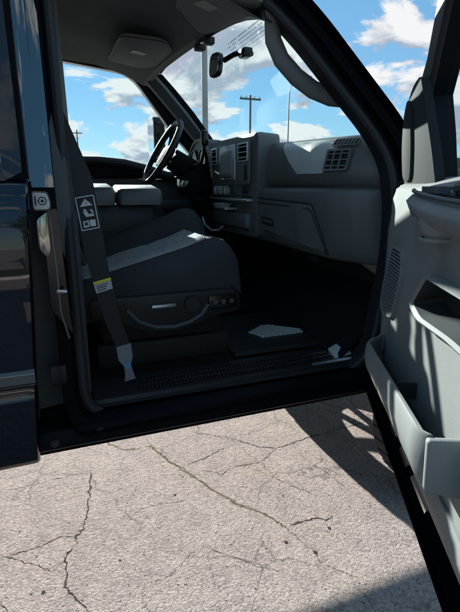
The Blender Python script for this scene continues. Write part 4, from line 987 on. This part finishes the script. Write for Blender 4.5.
# window frame, sail trim, glass
fo = [(.10, 1.30), (.135, 1.40), (.24, 1.495), (.325, 1.555), (.43, 1.68), (.54, 1.80), (.62, 1.84), (1.08, 1.86), (DL-.02, 1.80), (DL-.01, 1.27)]
fi = [(.40, 1.262), (.375, 1.38), (.345, 1.470), (.39, 1.520), (.49, 1.630), (.585, 1.735), (.66, 1.77), (1.02, 1.785), (1.06, 1.74), (1.06, 1.262)]
oo = lambda z: .012+.09*max(0, z-1.27)
g = MB()
for i in range(len(fo)-1):
    a, b, c_, d_ = fo[i], fo[i+1], fi[i+1], fi[i]
    g.loft([[D(p[0], oo(p[1])+l, p[1]) for p in (a, b, c_, d_)] for l in (-.028, .028)])
T('window_frame', g, M['frame'], pdoor, smooth=30)
g = MB(); g.tube([D(d, oo(z)+.028, z) for d, z in fi], .008, 8); T('glass_run', g, M['rubber'], pdoor)
g = MB(); sail = round_poly([(.205, 1.262), (.195, 1.36), (.222, 1.455), (.29, 1.500), (.37, 1.512), (.40, 1.46), (.47, 1.34), (.505, 1.262)], [.01, .03, .05, .04, .02, .03, .03, .01], 5)
g.prism([D(d, oo(z)+.032, z) for d, z in sail], NV*.022, .012, 3); st_ = T('sail_trim', g, M['sail'], pdoor)
g = MB(); bl = [(.215, 1.27), (.205, 1.36), (.228, 1.44), (.275, 1.48), (.30, 1.44), (.31, 1.36), (.30, 1.27)]
g.prism([D(d, oo(z)+.050, z) for d, z in round_poly(bl, .03, 5)], NV*.012, .006); T('tweeter_cover', g, M['sail'], pdoor)
g = MB(); g.poly([D(d, oo(z)+.004, z) for d, z in fi]); T('window', g, M['side_glass'], pdoor, smooth=0)
g = MB(); g.tube([D(.93, -.075, 1.10), D(.95, -.105, 1.10), D(1.05, -.105, 1.105), D(1.07, -.075, 1.105)], .013, 8); T('door_handle', g, M['gloss_black'], pdoor)
# hinges and check strap
for z in (.70, 1.05):
    g = MB(); g.box((1.205, .02, z-.03), (1.26, .075, z+.03), .006); g.tube([(1.195, -.005, z-.04), (1.195, -.005, z+.04)], .014, 10); g.loft([[(1.195, -.012, z+h) for h in (-.028, .028)]+[(1.195, .008, z+h) for h in (.028, -.028)], [(1.225, .02, z+h) for h in (-.028, .028)]+[(1.225, .04, z+h) for h in (.028, -.028)]]); T('door_hinge', g, M['jamb'])
g = MB(); g.tube([(1.215, .065, .88), (1.17, .02, .88), D(.02, .0, .88)], .010, 8); T('check_strap', g, M['chassis'])
g = MB(); g.tube([(1.225, .07, 1.16), (1.20, .03, 1.155), D(.015, .02, 1.17)], .016, 10); T('wiring_boot', g, M['rubber'])

# ------------------------------------------------------------------ poles beyond the truck
def on_az(px, dist):
    d = ray(px, 185); d = Vector((d.x, d.y, 0)).normalized(); return Vector((CAM_P.x, CAM_P.y, 0))+d*dist
p = on_az(206, 9.0); lp = tag(empty('lamp_post', (p.x, p.y, GZ)), 'thick plain grey post close beyond the windshield, left of the rear view mirror', 'post')
g = MB(); g.tube([(p.x, p.y, GZ), (p.x, p.y, 7.0)], [.058, .050], 14); T('post', g, M['post'], lp)
g = MB(); g.tube([(p.x, p.y, 6.9), (p.x+.5, p.y+.2, 7.2), (p.x+1.3, p.y+.5, 7.25)], .035, 8); T('arm', g, M['pole'], lp)
g = MB(); g.box((p.x+1.2, p.y+.42, 7.18), (p.x+1.75, p.y+.66, 7.30), .04); T('lamp_head', g, M['pole'], lp)
g = MB(); g.box((p.x-.2, p.y-.2, GZ), (p.x+.2, p.y+.2, GZ+.5), .03); T('footing', g, M['kerb'], lp)
p = on_az(249.5, 50); up = tag(empty('utility_pole', (p.x, p.y, GZ)), 'wooden utility pole with one crossarm, far off behind the centre of the dashboard', 'utility pole')
g = MB(); g.tube([(p.x, p.y, GZ), (p.x, p.y, 10.0)], [.135, .10], 10); T('pole', g, M['wood'], up)
g = MB(); g.box((p.x-1.15, p.y-.05, 9.55), (p.x+1.15, p.y+.08, 9.72)); T('crossarm', g, M['wood'], up)
g = MB()
for dx in (-1.0, -.45, .45, 1.0): g.lathe([(.0, 0), (.06, 0), (.06, .12), (.03, .2), (0, .22)], (p.x+dx, p.y, 9.722), 'z', 8)
T('insulator', g, M['kerb'], up)
p = on_az(286.5, 46); sl = tag(empty('street_light', (p.x, p.y, GZ)), 'slim street light with a curved arm, right of the wooden utility pole', 'street light')
g = MB(); g.tube([(p.x, p.y, GZ), (p.x, p.y, 9.4), (p.x+.25, p.y, 10.2), (p.x+.9, p.y, 10.7), (p.x+1.8, p.y, 10.95)], [.075, .055, .05, .045, .04], 8); T('pole', g, M['dark_pole'], sl)
g = MB(); g.box((p.x+1.7, p.y-.12, 10.86), (p.x+2.3, p.y+.12, 11.02), .04); T('lamp_head', g, M['pole'], sl)
p = on_az(81, 70); rm = tag(empty('radio_mast', (p.x, p.y, GZ)), 'thin distant mast seen low through the driver window', 'mast')
g = MB(); g.tube([(p.x, p.y, GZ), (p.x, p.y, 8.6)], [.12, .07], 8); T('pole', g, M['wood'], rm)
g = MB(); g.box((p.x-.7, p.y-.05, 8.1), (p.x+.7, p.y+.05, 8.22)); T('crossarm', g, M['wood'], rm)

# ------------------------------------------------------------------ trees on the verge behind the photographer (reflected in the paint)
def tree(x, y, h, sp, label):
    rt = tag(empty('roadside_tree', (x, y, GZ)), label, 'tree', 'trees on the verge behind the photographer'); rnd = random.Random(int(x*10))
    g = MB(); g.tube([(x, y, GZ), (x+.05, y, h*.25), (x-.08, y+.05, h*.55), (x, y, h*.8)], [.18, .15, .10, .04], 8)
    cl = []
    for k in range(9):
        a = rnd.uniform(0, 6.28); z0 = h*rnd.uniform(.12, .5); e = Vector((x+math.cos(a)*sp*rnd.uniform(.4, .8), y+math.sin(a)*sp*rnd.uniform(.4, .8), z0+h*rnd.uniform(.12, .35)))
        g.tube([(x, y, z0), Vector((x, y, z0)).lerp(e, .5)+Vector((0, 0, .1)), e], [.06, .04, .02], 6); cl.append(e)
    T('trunk', g, M['bark'], rt)
    for k in range(16): cl.append(Vector((x+rnd.gauss(0, sp*.45), y+rnd.gauss(0, sp*.45), h*rnd.uniform(.18, .98))))
    g = MB()
    for c in cl:
        rr = sp*rnd.uniform(.28, .5)
        for k in range(110):
            p = c+Vector((rnd.gauss(0, 1), rnd.gauss(0, 1), rnd.gauss(0, .8)))*rr*.55; u = Vector((rnd.gauss(0, 1), rnd.gauss(0, 1), rnd.gauss(0, 1))).normalized(); v = u.orthogonal().normalized(); s = rnd.uniform(.06, .13)
            g.poly([p-u*s, p+v*s*.5, p+u*s, p-v*s*.5])
    T('crown', g, M['leaf'], rt, smooth=0)
tree(-2.6, -11.2, 4.6, 1.7, 'broad green tree on the grass verge behind the photographer, nearest the truck tail')
tree(1.3, -11.6, 7.2, 1.5, 'tallest slim green tree on the grass verge straight behind the photographer')
tree(4.6, -11.0, 4.2, 1.6, 'lowest green tree on the grass verge, level with the truck nose')
